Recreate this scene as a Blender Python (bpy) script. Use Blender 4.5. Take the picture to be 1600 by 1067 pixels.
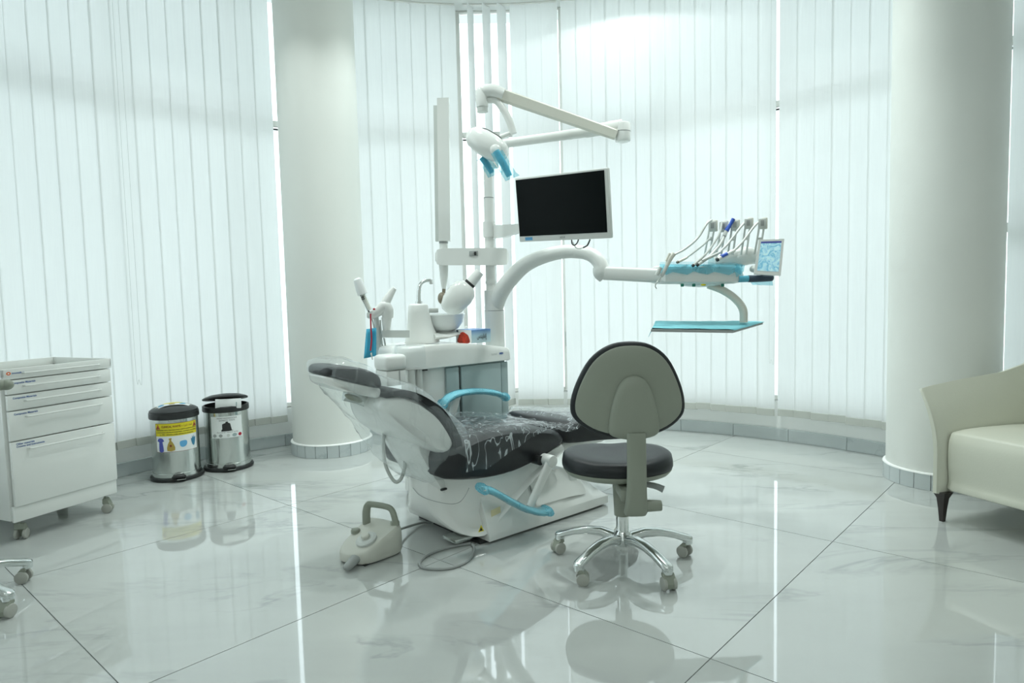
import bpy, bmesh, math, random
from mathutils import Vector as V, Matrix as MX, noise

random.seed(7)
sc = bpy.context.scene
for _o in list(bpy.data.objects):
    bpy.data.objects.remove(_o)
COL = sc.collection
PI = math.pi

# ------------------------------------------------------------------ camera
F, PITCH, ROLL, HC = 1048.0, math.radians(4.17), math.radians(1.40), 1.11
_cp, _sp, _cr, _sr = math.cos(PITCH), math.sin(PITCH), math.cos(ROLL), math.sin(ROLL)
CM = MX(((_cr, _sr, 0), (-_sr, _cr, 0), (0, 0, 1))) @ MX(((1, 0, 0), (0, -_sp, -_cp), (0, _cp, -_sp)))
CAMPOS = V((0, 0, HC))
cam = bpy.data.cameras.new('camera')
cam.sensor_width = 36.0
cam.lens = F / 1600 * 36.0
cam.clip_start = 0.02
camo = bpy.data.objects.new('camera', cam)
COL.objects.link(camo)
R_, D_, Fw = CM[0], CM[1], CM[2]
camo.matrix_world = MX(((R_[0], -D_[0], -Fw[0], 0), (R_[1], -D_[1], -Fw[1], 0), (R_[2], -D_[2], -Fw[2], HC), (0, 0, 0, 1)))
sc.camera = camo

# ------------------------------------------------------------------ sky, exposure
SKY = 3.0
world = bpy.data.worlds.new('overcast_sky')
sc.world = world
world.use_nodes = True
bg = world.node_tree.nodes['Background']
bg.inputs[0].default_value = (0.905, 0.975, 1.03, 1)
bg.inputs[1].default_value = SKY
sc.view_settings.view_transform = 'Standard'
sc.view_settings.look = 'None'
sc.view_settings.exposure = 0.0
sc.view_settings.gamma = 1.0
sc.view_settings.use_curve_mapping = False
sc.cycles.transparent_max_bounces = 24
LAMP = 7.4                      # watts of each ceiling downlight
LAMPC = (0.92, 1.0, 0.98)


def ray(x, y):
    return CM.transposed() @ V(((x - 800) / F, (y - 533.5) / F, 1.0))


def fl(x, y, z=0.0):
    d = ray(x, y)
    return CAMPOS + d * ((z - HC) / d.z)


def dp(x, y, Y):
    d = ray(x, y)
    return CAMPOS + d * (Y / d.y)


# ------------------------------------------------------------------ materials
def mat(name, c, rough=0.5, metal=0.0, spec=0.5, var=0.04, scale=8.0, bump=0.0, bscale=60.0, coat=0.0):
    m = bpy.data.materials.new(name)
    m.use_nodes = True
    nt = m.node_tree
    b = nt.nodes['Principled BSDF']
    b.inputs['Roughness'].default_value = rough
    b.inputs['Metallic'].default_value = metal
    b.inputs['Specular IOR Level'].default_value = spec
    b.inputs['Coat Weight'].default_value = coat
    b.inputs['Coat Roughness'].default_value = 0.08
    tc = nt.nodes.new('ShaderNodeTexCoord')
    n = nt.nodes.new('ShaderNodeTexNoise')
    n.inputs['Scale'].default_value = scale
    n.inputs['Detail'].default_value = 4
    nt.links.new(tc.outputs['Object'], n.inputs['Vector'])
    r = nt.nodes.new('ShaderNodeValToRGB')
    r.color_ramp.elements[0].position = 0.3
    r.color_ramp.elements[1].position = 0.7
    r.color_ramp.elements[0].color = tuple(v * (1 - var) for v in c[:3]) + (1,)
    r.color_ramp.elements[1].color = tuple(min(1, v * (1 + var)) for v in c[:3]) + (1,)
    nt.links.new(n.outputs['Fac'], r.inputs['Fac'])
    nt.links.new(r.outputs['Color'], b.inputs['Base Color'])
    if bump:
        n2 = nt.nodes.new('ShaderNodeTexNoise')
        n2.inputs['Scale'].default_value = bscale
        n2.inputs['Detail'].default_value = 3
        nt.links.new(tc.outputs['Object'], n2.inputs['Vector'])
        bp = nt.nodes.new('ShaderNodeBump')
        bp.inputs['Strength'].default_value = bump
        bp.inputs['Distance'].default_value = 0.004
        nt.links.new(n2.outputs['Fac'], bp.inputs['Height'])
        nt.links.new(bp.outputs['Normal'], b.inputs['Normal'])
    return m


def film(name, tint, gloss=0.18, haze=0.12, hazec=(0.85, 0.93, 0.95), bscale=30, bump=0.6, crease=14.0, white=0.45):
    """thin clear plastic: see-through, with sharp highlights and a little milky haze"""
    m = bpy.data.materials.new(name)
    m.use_nodes = True
    nt = m.node_tree
    nt.nodes.clear()
    out = nt.nodes.new('ShaderNodeOutputMaterial')
    tr = nt.nodes.new('ShaderNodeBsdfTransparent')
    tr.inputs[0].default_value = tint + (1,)
    gl = nt.nodes.new('ShaderNodeBsdfGlossy')
    gl.inputs['Roughness'].default_value = 0.09
    df = nt.nodes.new('ShaderNodeBsdfDiffuse')
    df.inputs[0].default_value = hazec + (1,)
    m1 = nt.nodes.new('ShaderNodeMixShader')
    m1.inputs[0].default_value = haze
    tcc = nt.nodes.new('ShaderNodeTexCoord')
    mpc = nt.nodes.new('ShaderNodeMapping')
    mpc.inputs['Rotation'].default_value = (0.3, 0.5, 0.4)
    mpc.inputs['Scale'].default_value = (1.0, 2.2, 0.28)
    nc = nt.nodes.new('ShaderNodeTexNoise')
    nc.inputs['Scale'].default_value = crease
    nc.inputs['Detail'].default_value = 2
    nc.inputs['Distortion'].default_value = 0.35
    nt.links.new(tcc.outputs['Object'], mpc.inputs['Vector'])
    nt.links.new(mpc.outputs[0], nc.inputs['Vector'])
    rc = nt.nodes.new('ShaderNodeValToRGB')
    els = rc.color_ramp.elements
    els[0].position, els[0].color = 0.482, (haze, haze, haze, 1)
    els[1].position, els[1].color = 0.518, (haze, haze, haze, 1)
    ec = els.new(0.5)
    ec.color = (white, white, white, 1)
    nt.links.new(nc.outputs['Fac'], rc.inputs['Fac'])
    nt.links.new(rc.outputs[0], m1.inputs[0])
    m2 = nt.nodes.new('ShaderNodeMixShader')
    fr = nt.nodes.new('ShaderNodeLayerWeight')
    fr.inputs['Blend'].default_value = gloss
    tc = nt.nodes.new('ShaderNodeTexCoord')
    n = nt.nodes.new('ShaderNodeTexNoise')
    n.inputs['Scale'].default_value = bscale
    n.inputs['Detail'].default_value = 3
    nt.links.new(tc.outputs['Object'], n.inputs['Vector'])
    bp = nt.nodes.new('ShaderNodeBump')
    bp.inputs['Strength'].default_value = bump
    bp.inputs['Distance'].default_value = 0.01
    nt.links.new(n.outputs['Fac'], bp.inputs['Height'])
    for t in (gl, fr):
        nt.links.new(bp.outputs['Normal'], t.inputs['Normal'])
    nt.links.new(tr.outputs[0], m1.inputs[1])
    nt.links.new(df.outputs[0], m1.inputs[2])
    ge = nt.nodes.new('ShaderNodeNewGeometry')
    iv = nt.nodes.new('ShaderNodeMath')
    iv.operation = 'SUBTRACT'
    iv.inputs[0].default_value = 1.0
    nt.links.new(ge.outputs['Backfacing'], iv.inputs[1])
    fm = nt.nodes.new('ShaderNodeMath')
    fm.operation = 'MULTIPLY'
    nt.links.new(fr.outputs['Fresnel'], fm.inputs[0])
    nt.links.new(iv.outputs[0], fm.inputs[1])
    nt.links.new(fm.outputs[0], m2.inputs[0])
    nt.links.new(m1.outputs[0], m2.inputs[1])
    nt.links.new(gl.outputs[0], m2.inputs[2])
    nt.links.new(m2.outputs[0], out.inputs[0])
    return m


def slat_material():
    m = bpy.data.materials.new('blind_fabric')
    m.use_nodes = True
    nt = m.node_tree
    nt.nodes.clear()
    out = nt.nodes.new('ShaderNodeOutputMaterial')
    tc = nt.nodes.new('ShaderNodeTexCoord')
    mp = nt.nodes.new('ShaderNodeMapping')
    mp.inputs['Scale'].default_value = (160, 160, 4)
    n = nt.nodes.new('ShaderNodeTexNoise')
    n.inputs['Scale'].default_value = 1.0
    n.inputs['Detail'].default_value = 5
    r = nt.nodes.new('ShaderNodeValToRGB')
    r.color_ramp.elements[0].position = 0.3
    r.color_ramp.elements[1].position = 0.75
    r.color_ramp.elements[0].color = (0.87, 0.885, 0.88, 1)
    r.color_ramp.elements[1].color = (0.90, 0.92, 0.91, 1)
    tl = nt.nodes.new('ShaderNodeBsdfTranslucent')
    df = nt.nodes.new('ShaderNodeBsdfDiffuse')
    mx = nt.nodes.new('ShaderNodeMixShader')
    mx.inputs[0].default_value = 0.46
    nt.links.new(tc.outputs['Object'], mp.inputs['Vector'])
    nt.links.new(mp.outputs[0], n.inputs['Vector'])
    nt.links.new(n.outputs['Fac'], r.inputs['Fac'])
    nt.links.new(r.outputs[0], tl.inputs[0])
    nt.links.new(r.outputs[0], df.inputs[0])
    nt.links.new(tl.outputs[0], mx.inputs[1])
    nt.links.new(df.outputs[0], mx.inputs[2])
    nt.links.new(mx.outputs[0], out.inputs[0])
    return m


def marble(name, base, vein, rough, spec=0.5, sx=1.0, sy=3.2, amount=0.55, rnd=True):
    m = bpy.data.materials.new(name)
    m.use_nodes = True
    nt = m.node_tree
    b = nt.nodes['Principled BSDF']
    b.inputs['Roughness'].default_value = rough
    b.inputs['Specular IOR Level'].default_value = spec
    b.inputs['IOR'].default_value = 2.1 if rough < 0.1 else 1.5
    g = nt.nodes.new('ShaderNodeNewGeometry')
    oi = nt.nodes.new('ShaderNodeObjectInfo')
    ml = nt.nodes.new('ShaderNodeMath')
    ml.operation = 'MULTIPLY'
    ml.inputs[1].default_value = 37.0 if rnd else 0.0
    ad = nt.nodes.new('ShaderNodeVectorMath')
    ad.operation = 'ADD'
    mp = nt.nodes.new('ShaderNodeMapping')
    mp.inputs['Rotation'].default_value = (0, 0, -0.12)
    mp.inputs['Scale'].default_value = (sx, sy, sy)
    nt.links.new(oi.outputs['Random'], ml.inputs[0])
    nt.links.new(g.outputs['Position'], mp.inputs['Vector'])
    nt.links.new(mp.outputs[0], ad.inputs[0])
    nt.links.new(ml.outputs[0], ad.inputs[1])
    # warp
    w = nt.nodes.new('ShaderNodeTexNoise')
    w.inputs['Scale'].default_value = 1.1
    w.inputs['Detail'].default_value = 5
    nt.links.new(ad.outputs[0], w.inputs['Vector'])
    # thin veins = band of a noise around 0.5
    n1 = nt.nodes.new('ShaderNodeTexNoise')
    n1.inputs['Scale'].default_value = 0.62
    n1.inputs['Detail'].default_value = 6
    n1.inputs['Roughness'].default_value = 0.58
    n1.inputs['Distortion'].default_value = 0.5
    nt.links.new(ad.outputs[0], n1.inputs['Vector'])
    sub = nt.nodes.new('ShaderNodeMath')
    sub.operation = 'SUBTRACT'
    sub.inputs[1].default_value = 0.5
    ab = nt.nodes.new('ShaderNodeMath')
    ab.operation = 'ABSOLUTE'
    nt.links.new(n1.outputs['Fac'], sub.inputs[0])
    nt.links.new(sub.outputs[0], ab.inputs[0])
    r1 = nt.nodes.new('ShaderNodeValToRGB')
    r1.color_ramp.elements[0].position = 0.0
    r1.color_ramp.elements[0].color = (1, 1, 1, 1)
    r1.color_ramp.elements[1].position = 0.022
    r1.color_ramp.elements[1].color = (0, 0, 0, 1)
    nt.links.new(ab.outputs[0], r1.inputs['Fac'])
    r2 = nt.nodes.new('ShaderNodeValToRGB')
    r2.color_ramp.elements[0].position = 0.42
    r2.color_ramp.elements[0].color = (0, 0, 0, 1)
    r2.color_ramp.elements[1].position = 0.72
    r2.color_ramp.elements[1].color = (1, 1, 1, 1)
    nt.links.new(w.outputs['Fac'], r2.inputs['Fac'])
    mu = nt.nodes.new('ShaderNodeMath')
    mu.operation = 'MULTIPLY'
    nt.links.new(r1.outputs[0], mu.inputs[0])
    nt.links.new(r2.outputs[0], mu.inputs[1])
    # broad cloudy streaks
    cl = nt.nodes.new('ShaderNodeMath')
    cl.operation = 'MULTIPLY'
    cl.inputs[1].default_value = 0.28
    nt.links.new(r2.outputs[0], cl.inputs[0])
    sm = nt.nodes.new('ShaderNodeMath')
    sm.operation = 'ADD'
    nt.links.new(mu.outputs[0], sm.inputs[0])
    nt.links.new(cl.outputs[0], sm.inputs[1])
    am = nt.nodes.new('ShaderNodeMath')
    am.operation = 'MULTIPLY'
    am.inputs[1].default_value = amount
    am.use_clamp = True
    nt.links.new(sm.outputs[0], am.inputs[0])
    mix = nt.nodes.new('ShaderNodeMix')
    mix.data_type = 'RGBA'
    mix.inputs['A'].default_value = base + (1,)
    mix.inputs['B'].default_value = vein + (1,)
    nt.links.new(am.outputs[0], mix.inputs['Factor'])
    nt.links.new(mix.outputs['Result'], b.inputs['Base Color'])
    return m


def glass_pane():
    m = bpy.data.materials.new('window_glass')
    m.use_nodes = True
    nt = m.node_tree
    nt.nodes.clear()
    out = nt.nodes.new('ShaderNodeOutputMaterial')
    tr = nt.nodes.new('ShaderNodeBsdfTransparent')
    tr.inputs[0].default_value = (0.94, 0.98, 0.97, 1)
    gl = nt.nodes.new('ShaderNodeBsdfGlossy')
    gl.inputs['Roughness'].default_value = 0.02
    fr = nt.nodes.new('ShaderNodeFresnel')
    fr.inputs[0].default_value = 1.45
    mx = nt.nodes.new('ShaderNodeMixShader')
    nt.links.new(fr.outputs[0], mx.inputs[0])
    nt.links.new(tr.outputs[0], mx.inputs[1])
    nt.links.new(gl.outputs[0], mx.inputs[2])
    nt.links.new(mx.outputs[0], out.inputs[0])
    return m


def emit(name, c, s):
    m = bpy.data.materials.new(name)
    m.use_nodes = True
    nt = m.node_tree
    nt.nodes.clear()
    out = nt.nodes.new('ShaderNodeOutputMaterial')
    e = nt.nodes.new('ShaderNodeEmission')
    e.inputs[0].default_value = c + (1,)
    e.inputs[1].default_value = s
    nt.links.new(e.outputs[0], out.inputs[0])
    return m


def grad_box():
    """printed side of the carton: blue sky fading to pale blue, along local z"""
    m = mat('carton_print', (0.6, 0.75, 0.85), 0.45)
    nt = m.node_tree
    b = nt.nodes['Principled BSDF']
    tc = nt.nodes.new('ShaderNodeTexCoord')
    sp = nt.nodes.new('ShaderNodeSeparateXYZ')
    nt.links.new(tc.outputs['Generated'], sp.inputs[0])
    r = nt.nodes.new('ShaderNodeValToRGB')
    els = r.color_ramp.elements
    els[0].position, els[0].color = 0.0, (0.62, 0.78, 0.82, 1)
    els[1].position, els[1].color = 1.0, (0.10, 0.25, 0.55, 1)
    e = els.new(0.55)
    e.color = (0.50, 0.70, 0.80, 1)
    nt.links.new(sp.outputs['Z'], r.inputs['Fac'])
    nt.links.new(r.outputs[0], b.inputs['Base Color'])
    return m


M = dict(
    paint=mat('white_wall_paint', (0.86, 0.875, 0.855), 0.6, var=0.02, scale=1.5, bump=0.05, bscale=120),
    colpaint=mat('column_paint', (0.78, 0.80, 0.76), 0.55, var=0.025, scale=1.2, bump=0.08, bscale=90),
    ceil=mat('ceiling_paint', (0.82, 0.84, 0.82), 0.7, var=0.01),
    tile=marble('polished_marble_tile', (0.48, 0.505, 0.487), (0.17, 0.195, 0.195), 0.035, 0.6, 1.0, 3.4, 0.50),
    skirt=marble('grey_marble_skirting', (0.56, 0.61, 0.61), (0.36, 0.41, 0.42), 0.12, 0.5, 3.0, 3.0, 0.7),
    grout=mat('grey_grout', (0.22, 0.24, 0.23), 0.8),
    slat=slat_material(),
    weight=mat('blind_hem', (0.50, 0.52, 0.48), 0.7),
    alu=mat('white_window_frame', (0.80, 0.80, 0.76), 0.4),
    glass=glass_pane(),
    white=mat('white_enamel', (0.80, 0.82, 0.79), 0.22, var=0.012, scale=3, coat=0.3),
    white2=mat('white_plastic', (0.76, 0.78, 0.75), 0.32, var=0.015, scale=4),
    cream=mat('cream_plastic', (0.72, 0.72, 0.64), 0.35, var=0.02, scale=4),
    greyp=mat('warm_grey_plastic', (0.275, 0.30, 0.245), 0.45, var=0.02, scale=5, bump=0.03, bscale=300),
    lgrey=mat('light_grey_plastic', (0.58, 0.61, 0.58), 0.4, var=0.02),
    mgrey=mat('grey_plastic', (0.34, 0.36, 0.35), 0.45, var=0.03),
    door=mat('slate_grey_door', (0.33, 0.42, 0.42), 0.35, var=0.03, scale=5),
    dark=mat('black_plastic', (0.018, 0.02, 0.02), 0.4, var=0.1),
    vinyl=mat('black_vinyl', (0.013, 0.016, 0.018), 0.42, spec=0.35, var=0.12, scale=20, bump=0.12, bscale=260),
    chairv=mat('charcoal_vinyl', (0.020, 0.022, 0.024), 0.42, spec=0.35, var=0.12, scale=20, bump=0.1, bscale=200),
    chrome=mat('chrome', (0.78, 0.80, 0.79), 0.10, metal=1.0, var=0.02),
    cast=mat('polished_cast_alloy', (0.70, 0.73, 0.72), 0.18, metal=1.0, var=0.05, scale=10),
    steel=mat('brushed_steel', (0.62, 0.65, 0.63), 0.17, metal=1.0, var=0.05, scale=6),
    castw=mat('caster_wheel', (0.40, 0.41, 0.37), 0.45),
    leather=mat('cream_leather', (0.66, 0.67, 0.57), 0.45, var=0.025, scale=3, bump=0.12, bscale=140),
    wood=mat('dark_wood_leg', (0.025, 0.018, 0.016), 0.35, var=0.2),
    screen=mat('black_screen', (0.004, 0.006, 0.006), 0.22, spec=0.05, var=0.05),
    blue=mat('blue_film_solid', (0.10, 0.42, 0.55), 0.3, var=0.1, scale=30, bump=0.3, bscale=70),
    bluef=film('blue_plastic_film', (0.62, 0.88, 0.95), 0.2, 0.34, (0.20, 0.60, 0.74), 40, 0.5),
    paper=mat('light_blue_paper', (0.25, 0.66, 0.74), 0.75, var=0.06, scale=12, bump=0.15, bscale=40),
    paperb=mat('blue_paper_bib', (0.06, 0.42, 0.62), 0.7, var=0.06, scale=12),
    film=film('clear_plastic_film', (0.98, 0.99, 0.99), 0.20, 0.13, bscale=16, bump=0.9, crease=7, white=0.22),
    film2=film('seat_plastic_film', (0.98, 0.99, 0.99), 0.18, 0.035, bscale=34, bump=1.0, crease=15, white=0.60),
    clear=film('clear_cover', (0.97, 0.98, 0.98), 0.12, 0.12, bscale=8, bump=0.2, crease=4, white=0.12),
    fcgrey=mat('foot_control_plastic', (0.60, 0.61, 0.545), 0.4, var=0.02),
    navy=mat('dark_navy_handle', (0.035, 0.06, 0.09), 0.4, var=0.1),
    indigo=mat('indigo_sleeve', (0.04, 0.12, 0.55), 0.4, var=0.1),
    red=mat('red_cord', (0.42, 0.01, 0.03), 0.5),
    redt=mat('red_print', (0.55, 0.05, 0.02), 0.4, var=0.45, scale=40),
    yellow=mat('yellow_print', (0.72, 0.62, 0.02), 0.5),
    label=mat('white_label', (0.80, 0.83, 0.82), 0.5),
    ink=mat('black_ink', (0.02, 0.02, 0.02), 0.6),
    inkr=mat('dark_red_ink', (0.22, 0.05, 0.02), 0.6),
    inkb=mat('blue_ink', (0.05, 0.12, 0.35), 0.6),
    orange=mat('orange_logo', (0.75, 0.16, 0.05), 0.5),
    gown=mat('gown_blue', (0.08, 0.10, 0.42), 0.6),
    bagy=mat('bag_ochre', (0.42, 0.30, 0.06), 0.6),
    maskb=mat('mask_blue', (0.12, 0.40, 0.68), 0.6),
    gloveb=mat('glove_blue', (0.05, 0.22, 0.36), 0.6),
    tape=mat('old_tape', (0.66, 0.60, 0.36), 0.6),
    carton=grad_box(),
    green=mat('green_button', (0.01, 0.18, 0.12), 0.4),
    brown=mat('brown_joint', (0.20, 0.17, 0.12), 0.35),
    bowl=mat('milky_bowl', (0.74, 0.78, 0.77), 0.12, coat=0.5),
    ground=mat('pale_paving', (0.66, 0.68, 0.66), 0.9, var=0.06, scale=0.3),
    leaf=mat('foliage', (0.05, 0.17, 0.10), 0.8, var=0.5, scale=3),
    lampglow=emit('lamp_disc', (0.95, 1.0, 0.94), 30.0),
    screenb=None,
)


def wrinkled_screen():
    m = mat('film_over_screen', (0.35, 0.72, 0.85), 0.12, var=0.0, spec=0.6)
    nt = m.node_tree
    b = nt.nodes['Principled BSDF']
    tc = nt.nodes.new('ShaderNodeTexCoord')
    n = nt.nodes.new('ShaderNodeTexNoise')
    n.inputs['Scale'].default_value = 26
    n.inputs['Detail'].default_value = 5
    n.inputs['Distortion'].default_value = 2.2
    nt.links.new(tc.outputs['Object'], n.inputs['Vector'])
    r = nt.nodes.new('ShaderNodeValToRGB')
    r.color_ramp.elements[0].position = 0.38
    r.color_ramp.elements[0].color = (0.10, 0.42, 0.60, 1)
    r.color_ramp.elements[1].position = 0.62
    r.color_ramp.elements[1].color = (0.62, 0.88, 0.94, 1)
    nt.links.new(n.outputs['Fac'], r.inputs['Fac'])
    nt.links.new(r.outputs[0], b.inputs['Base Color'])
    b.inputs['Emission Color'].default_value = (0.45, 0.8, 0.95, 1)
    b.inputs['Emission Strength'].default_value = 0.25
    bp = nt.nodes.new('ShaderNodeBump')
    bp.inputs['Strength'].default_value = 0.8
    nt.links.new(n.outputs['Fac'], bp.inputs['Height'])
    nt.links.new(bp.outputs['Normal'], b.inputs['Normal'])
    return m


M['screenb'] = wrinkled_screen()


# ------------------------------------------------------------------ mesh helpers
def cat(pts, n=6, closed=False):
    """Catmull-Rom through points (tuples of any length)"""
    P = [tuple(p) for p in pts]
    L = len(P)
    out = []
    rng = range(L if closed else L - 1)
    for i in rng:
        p1, p2 = P[i], P[(i + 1) % L]
        p0 = P[i - 1] if (closed or i > 0) else tuple(2 * a - b for a, b in zip(p1, p2))
        p3 = P[(i + 2) % L] if (closed or i + 2 < L) else tuple(2 * b - a for a, b in zip(p1, p2))
        for k in range(n):
            t = k / n
            out.append(tuple(0.5 * (2 * b + (c - a) * t + (2 * a - 5 * b + 4 * c - d) * t * t + (3 * b - a - 3 * c + d) * t ** 3)
                             for a, b, c, d in zip(p0, p1, p2, p3)))
    if not closed:
        out.append(P[-1])
    return out


class MB:
    def __init__(self):
        self.bm = bmesh.new()

    def _merge(self, b, mtx=None):
        if mtx is not None:
            bmesh.ops.transform(b, matrix=mtx, verts=b.verts)
        me = bpy.data.meshes.new('tmp')
        b.to_mesh(me)
        b.free()
        self.bm.from_mesh(me)
        bpy.data.meshes.remove(me)
        return self

    def box(self, c, s, bev=0.0, seg=2, mtx=None, rz=0.0):
        b = bmesh.new()
        bmesh.ops.create_cube(b, size=1.0)
        bmesh.ops.scale(b, vec=V(s), verts=b.verts)
        if bev > 0:
            bmesh.ops.bevel(b, geom=list(b.edges), offset=min(bev, min(s) * 0.49), segments=seg, profile=0.5, affect='EDGES')
        T = MX.Translation(V(c)) @ MX.Rotation(rz, 4, 'Z')
        return self._merge(b, (mtx @ T) if mtx is not None else T)

    def cyl(self, p0, p1, r0, r1=None, n=20, bev=0.0):
        p0, p1 = V(p0), V(p1)
        r1 = r0 if r1 is None else r1
        d = p1 - p0
        b = bmesh.new()
        bmesh.ops.create_cone(b, cap_ends=True, segments=n, radius1=r0, radius2=r1, depth=d.length)
        if bev > 0:
            ed = [e for e in b.edges if abs(e.verts[0].co.z - e.verts[1].co.z) < 1e-6]
            bmesh.ops.bevel(b, geom=ed, offset=bev, segments=2, profile=0.5, affect='EDGES')
        q = V((0, 0, 1)).rotation_difference(d.normalized()).to_matrix().to_4x4()
        return self._merge(b, MX.Translation((p0 + p1) / 2) @ q)

    def ell(self, c, r, mtx=None, n=20):
        b = bmesh.new()
        bmesh.ops.create_uvsphere(b, u_segments=n, v_segments=max(8, n // 2), radius=1.0)
        bmesh.ops.scale(b, vec=V(r), verts=b.verts)
        T = MX.Translation(V(c))
        if mtx is not None:
            T = T @ mtx
        return self._merge(b, T)

    def loft(self, secs, closed=True, cap=True):
        b = self.bm
        rows = [[b.verts.new(V(p)) for p in s] for s in secs]
        for r0, r1 in zip(rows, rows[1:]):
            n = len(r0)
            for k in range(n if closed else n - 1):
                a, c = r0[k], r0[(k + 1) % n]
                d, e = r1[(k + 1) % n], r1[k]
                try:
                    b.faces.new((a, c, d, e))
                except ValueError:
                    pass
        if cap and closed:
            b.faces.new(list(reversed(rows[0])))
            b.faces.new(rows[-1])
        return self

    def tube(self, pts, r, n=10, sub=5, flat=1.0):
        P = cat(pts, sub) if sub > 1 and len(pts) > 2 else [tuple(p) for p in pts]
        P = [V(p) for p in P]
        L = len(P)
        if not isinstance(r, (list, tuple)):
            r = [r, r]
        secs = []
        nrm = None
        for i, p in enumerate(P):
            t = (P[min(i + 1, L - 1)] - P[max(i - 1, 0)]).normalized()
            if nrm is None:
                nrm = t.orthogonal().normalized() if abs(t.z) > 0.9 else t.cross(V((0, 0, 1))).normalized()
            nrm = (nrm - t * nrm.dot(t)).normalized()
            bn = t.cross(nrm)
            f = i / (L - 1) * (len(r) - 1)
            k = min(int(f), len(r) - 2)
            rr = r[k] + (r[k + 1] - r[k]) * (f - k)
            secs.append([p + nrm * rr * math.cos(2 * PI * j / n) + bn * rr * flat * math.sin(2 * PI * j / n) for j in range(n)])
        return self.loft(secs)

    def lathe(self, prof, n=32, c=(0, 0, 0), mtx=None, cap=True):
        secs = []
        for r, z in prof:
            s = []
            for j in range(n):
                p = V((r * math.cos(2 * PI * j / n), r * math.sin(2 * PI * j / n), z))
                if mtx is not None:
                    p = mtx @ p
                s.append(p + V(c))
            secs.append(s)
        return self.loft(secs, cap=cap)

    def pad(self, outline, axis_fn, prof):
        """loft of an outline (u,v) scaled about its centroid; prof = [(inset_scale, w)], axis_fn(u,v,w) -> point"""
        cx = sum(p[0] for p in outline) / len(outline)
        cy = sum(p[1] for p in outline) / len(outline)
        secs = [[axis_fn(cx + (p[0] - cx) * s, cy + (p[1] - cy) * s, w) for p in outline] for s, w in prof]
        return self.loft(secs)

    def yloft(self, poly, prof, c=None):
        """side outline (x,z) swept along y; prof = [(y, scale)]"""
        if c is None:
            c = (sum(p[0] for p in poly) / len(poly), sum(p[1] for p in poly) / len(poly))
        secs = [[(c[0] + (p[0] - c[0]) * s, y, c[1] + (p[1] - c[1]) * s) for p in poly] for y, s in prof]
        return self.loft(secs)

    def poly(self, pts):
        f = self.bm.faces.new([self.bm.verts.new(V(p)) for p in pts])
        if len(pts) > 4:
            bmesh.ops.triangulate(self.bm, faces=[f], ngon_method='EAR_CLIP')
        return self

    def obj(self, name, m, parent=None, angle=38, solid=0.0):
        b = self.bm
        bmesh.ops.recalc_face_normals(b, faces=b.faces)
        me = bpy.data.meshes.new(name)
        b.to_mesh(me)
        b.free()
        return mk(name, me, m, parent, angle)


def mk(name, me, m, parent=None, angle=38):
    if m is not None:
        me.materials.clear()
        me.materials.append(M[m] if isinstance(m, str) else m)
    me.shade_smooth()
    me.set_sharp_from_angle(angle=math.radians(angle))
    o = bpy.data.objects.new(name, me)
    COL.objects.link(o)
    if parent is not None:
        o.parent = parent
    return o


def tag(o, label, catg=None, group=None, kind=None):
    o['label'] = label
    if catg:
        o['category'] = catg
    if group:
        o['group'] = group
    if kind:
        o['kind'] = kind
    return o


def thing(name, label, catg, loc=(0, 0, 0), rz=0.0, group=None, kind=None):
    o = bpy.data.objects.new(name, None)
    o.empty_display_size = 0.1
    COL.objects.link(o)
    o.location = loc
    o.rotation_euler = (0, 0, rz)
    return tag(o, label, catg, group, kind)


def local_of(o):
    """matrix that takes a world point into the frame of a thing placed with thing()"""
    return (MX.Translation(o.location) @ MX.Rotation(o.rotation_euler.z, 4, 'Z')).inverted()


def copy_tree(o, parent=None):
    c = o.copy()
    COL.objects.link(c)
    c.parent = parent
    for ch in list(o.children):
        copy_tree(ch, c)
    return c


# joined Arabic letters: isolated, final, initial, medial
_AR = {'ا': ('\ufe8d', '\ufe8e', None, None), 'إ': ('\ufe87', '\ufe88', None, None), 'ل': ('\ufedd', '\ufede', '\ufedf', '\ufee0'),
       'ن': ('\ufee5', '\ufee6', '\ufee7', '\ufee8'), 'ف': ('\ufed1', '\ufed2', '\ufed3', '\ufed4'), 'ي': ('\ufef1', '\ufef2', '\ufef3', '\ufef4'),
       'ت': ('\ufe95', '\ufe96', '\ufe97', '\ufe98'), 'ط': ('\ufec1', '\ufec2', '\ufec3', '\ufec4'), 'ب': ('\ufe8f', '\ufe90', '\ufe91', '\ufe92'),
       'ة': ('\ufe93', '\ufe94', None, None), 'د': ('\ufea9', '\ufeaa', None, None), 'س': ('\ufeb1', '\ufeb2', '\ufeb3', '\ufeb4')}


def arabic(s):
    out = []
    for i, ch in enumerate(s):
        if ch not in _AR:
            out.append(ch)
            continue
        prev = i > 0 and s[i - 1] in _AR and _AR[s[i - 1]][2] is not None
        nxt = i + 1 < len(s) and s[i + 1] in _AR and _AR[ch][2] is not None
        f = _AR[ch]
        out.append(f[3] if prev and nxt else f[1] if prev else f[2] if nxt else f[0])
    return ''.join(reversed(out))


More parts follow.
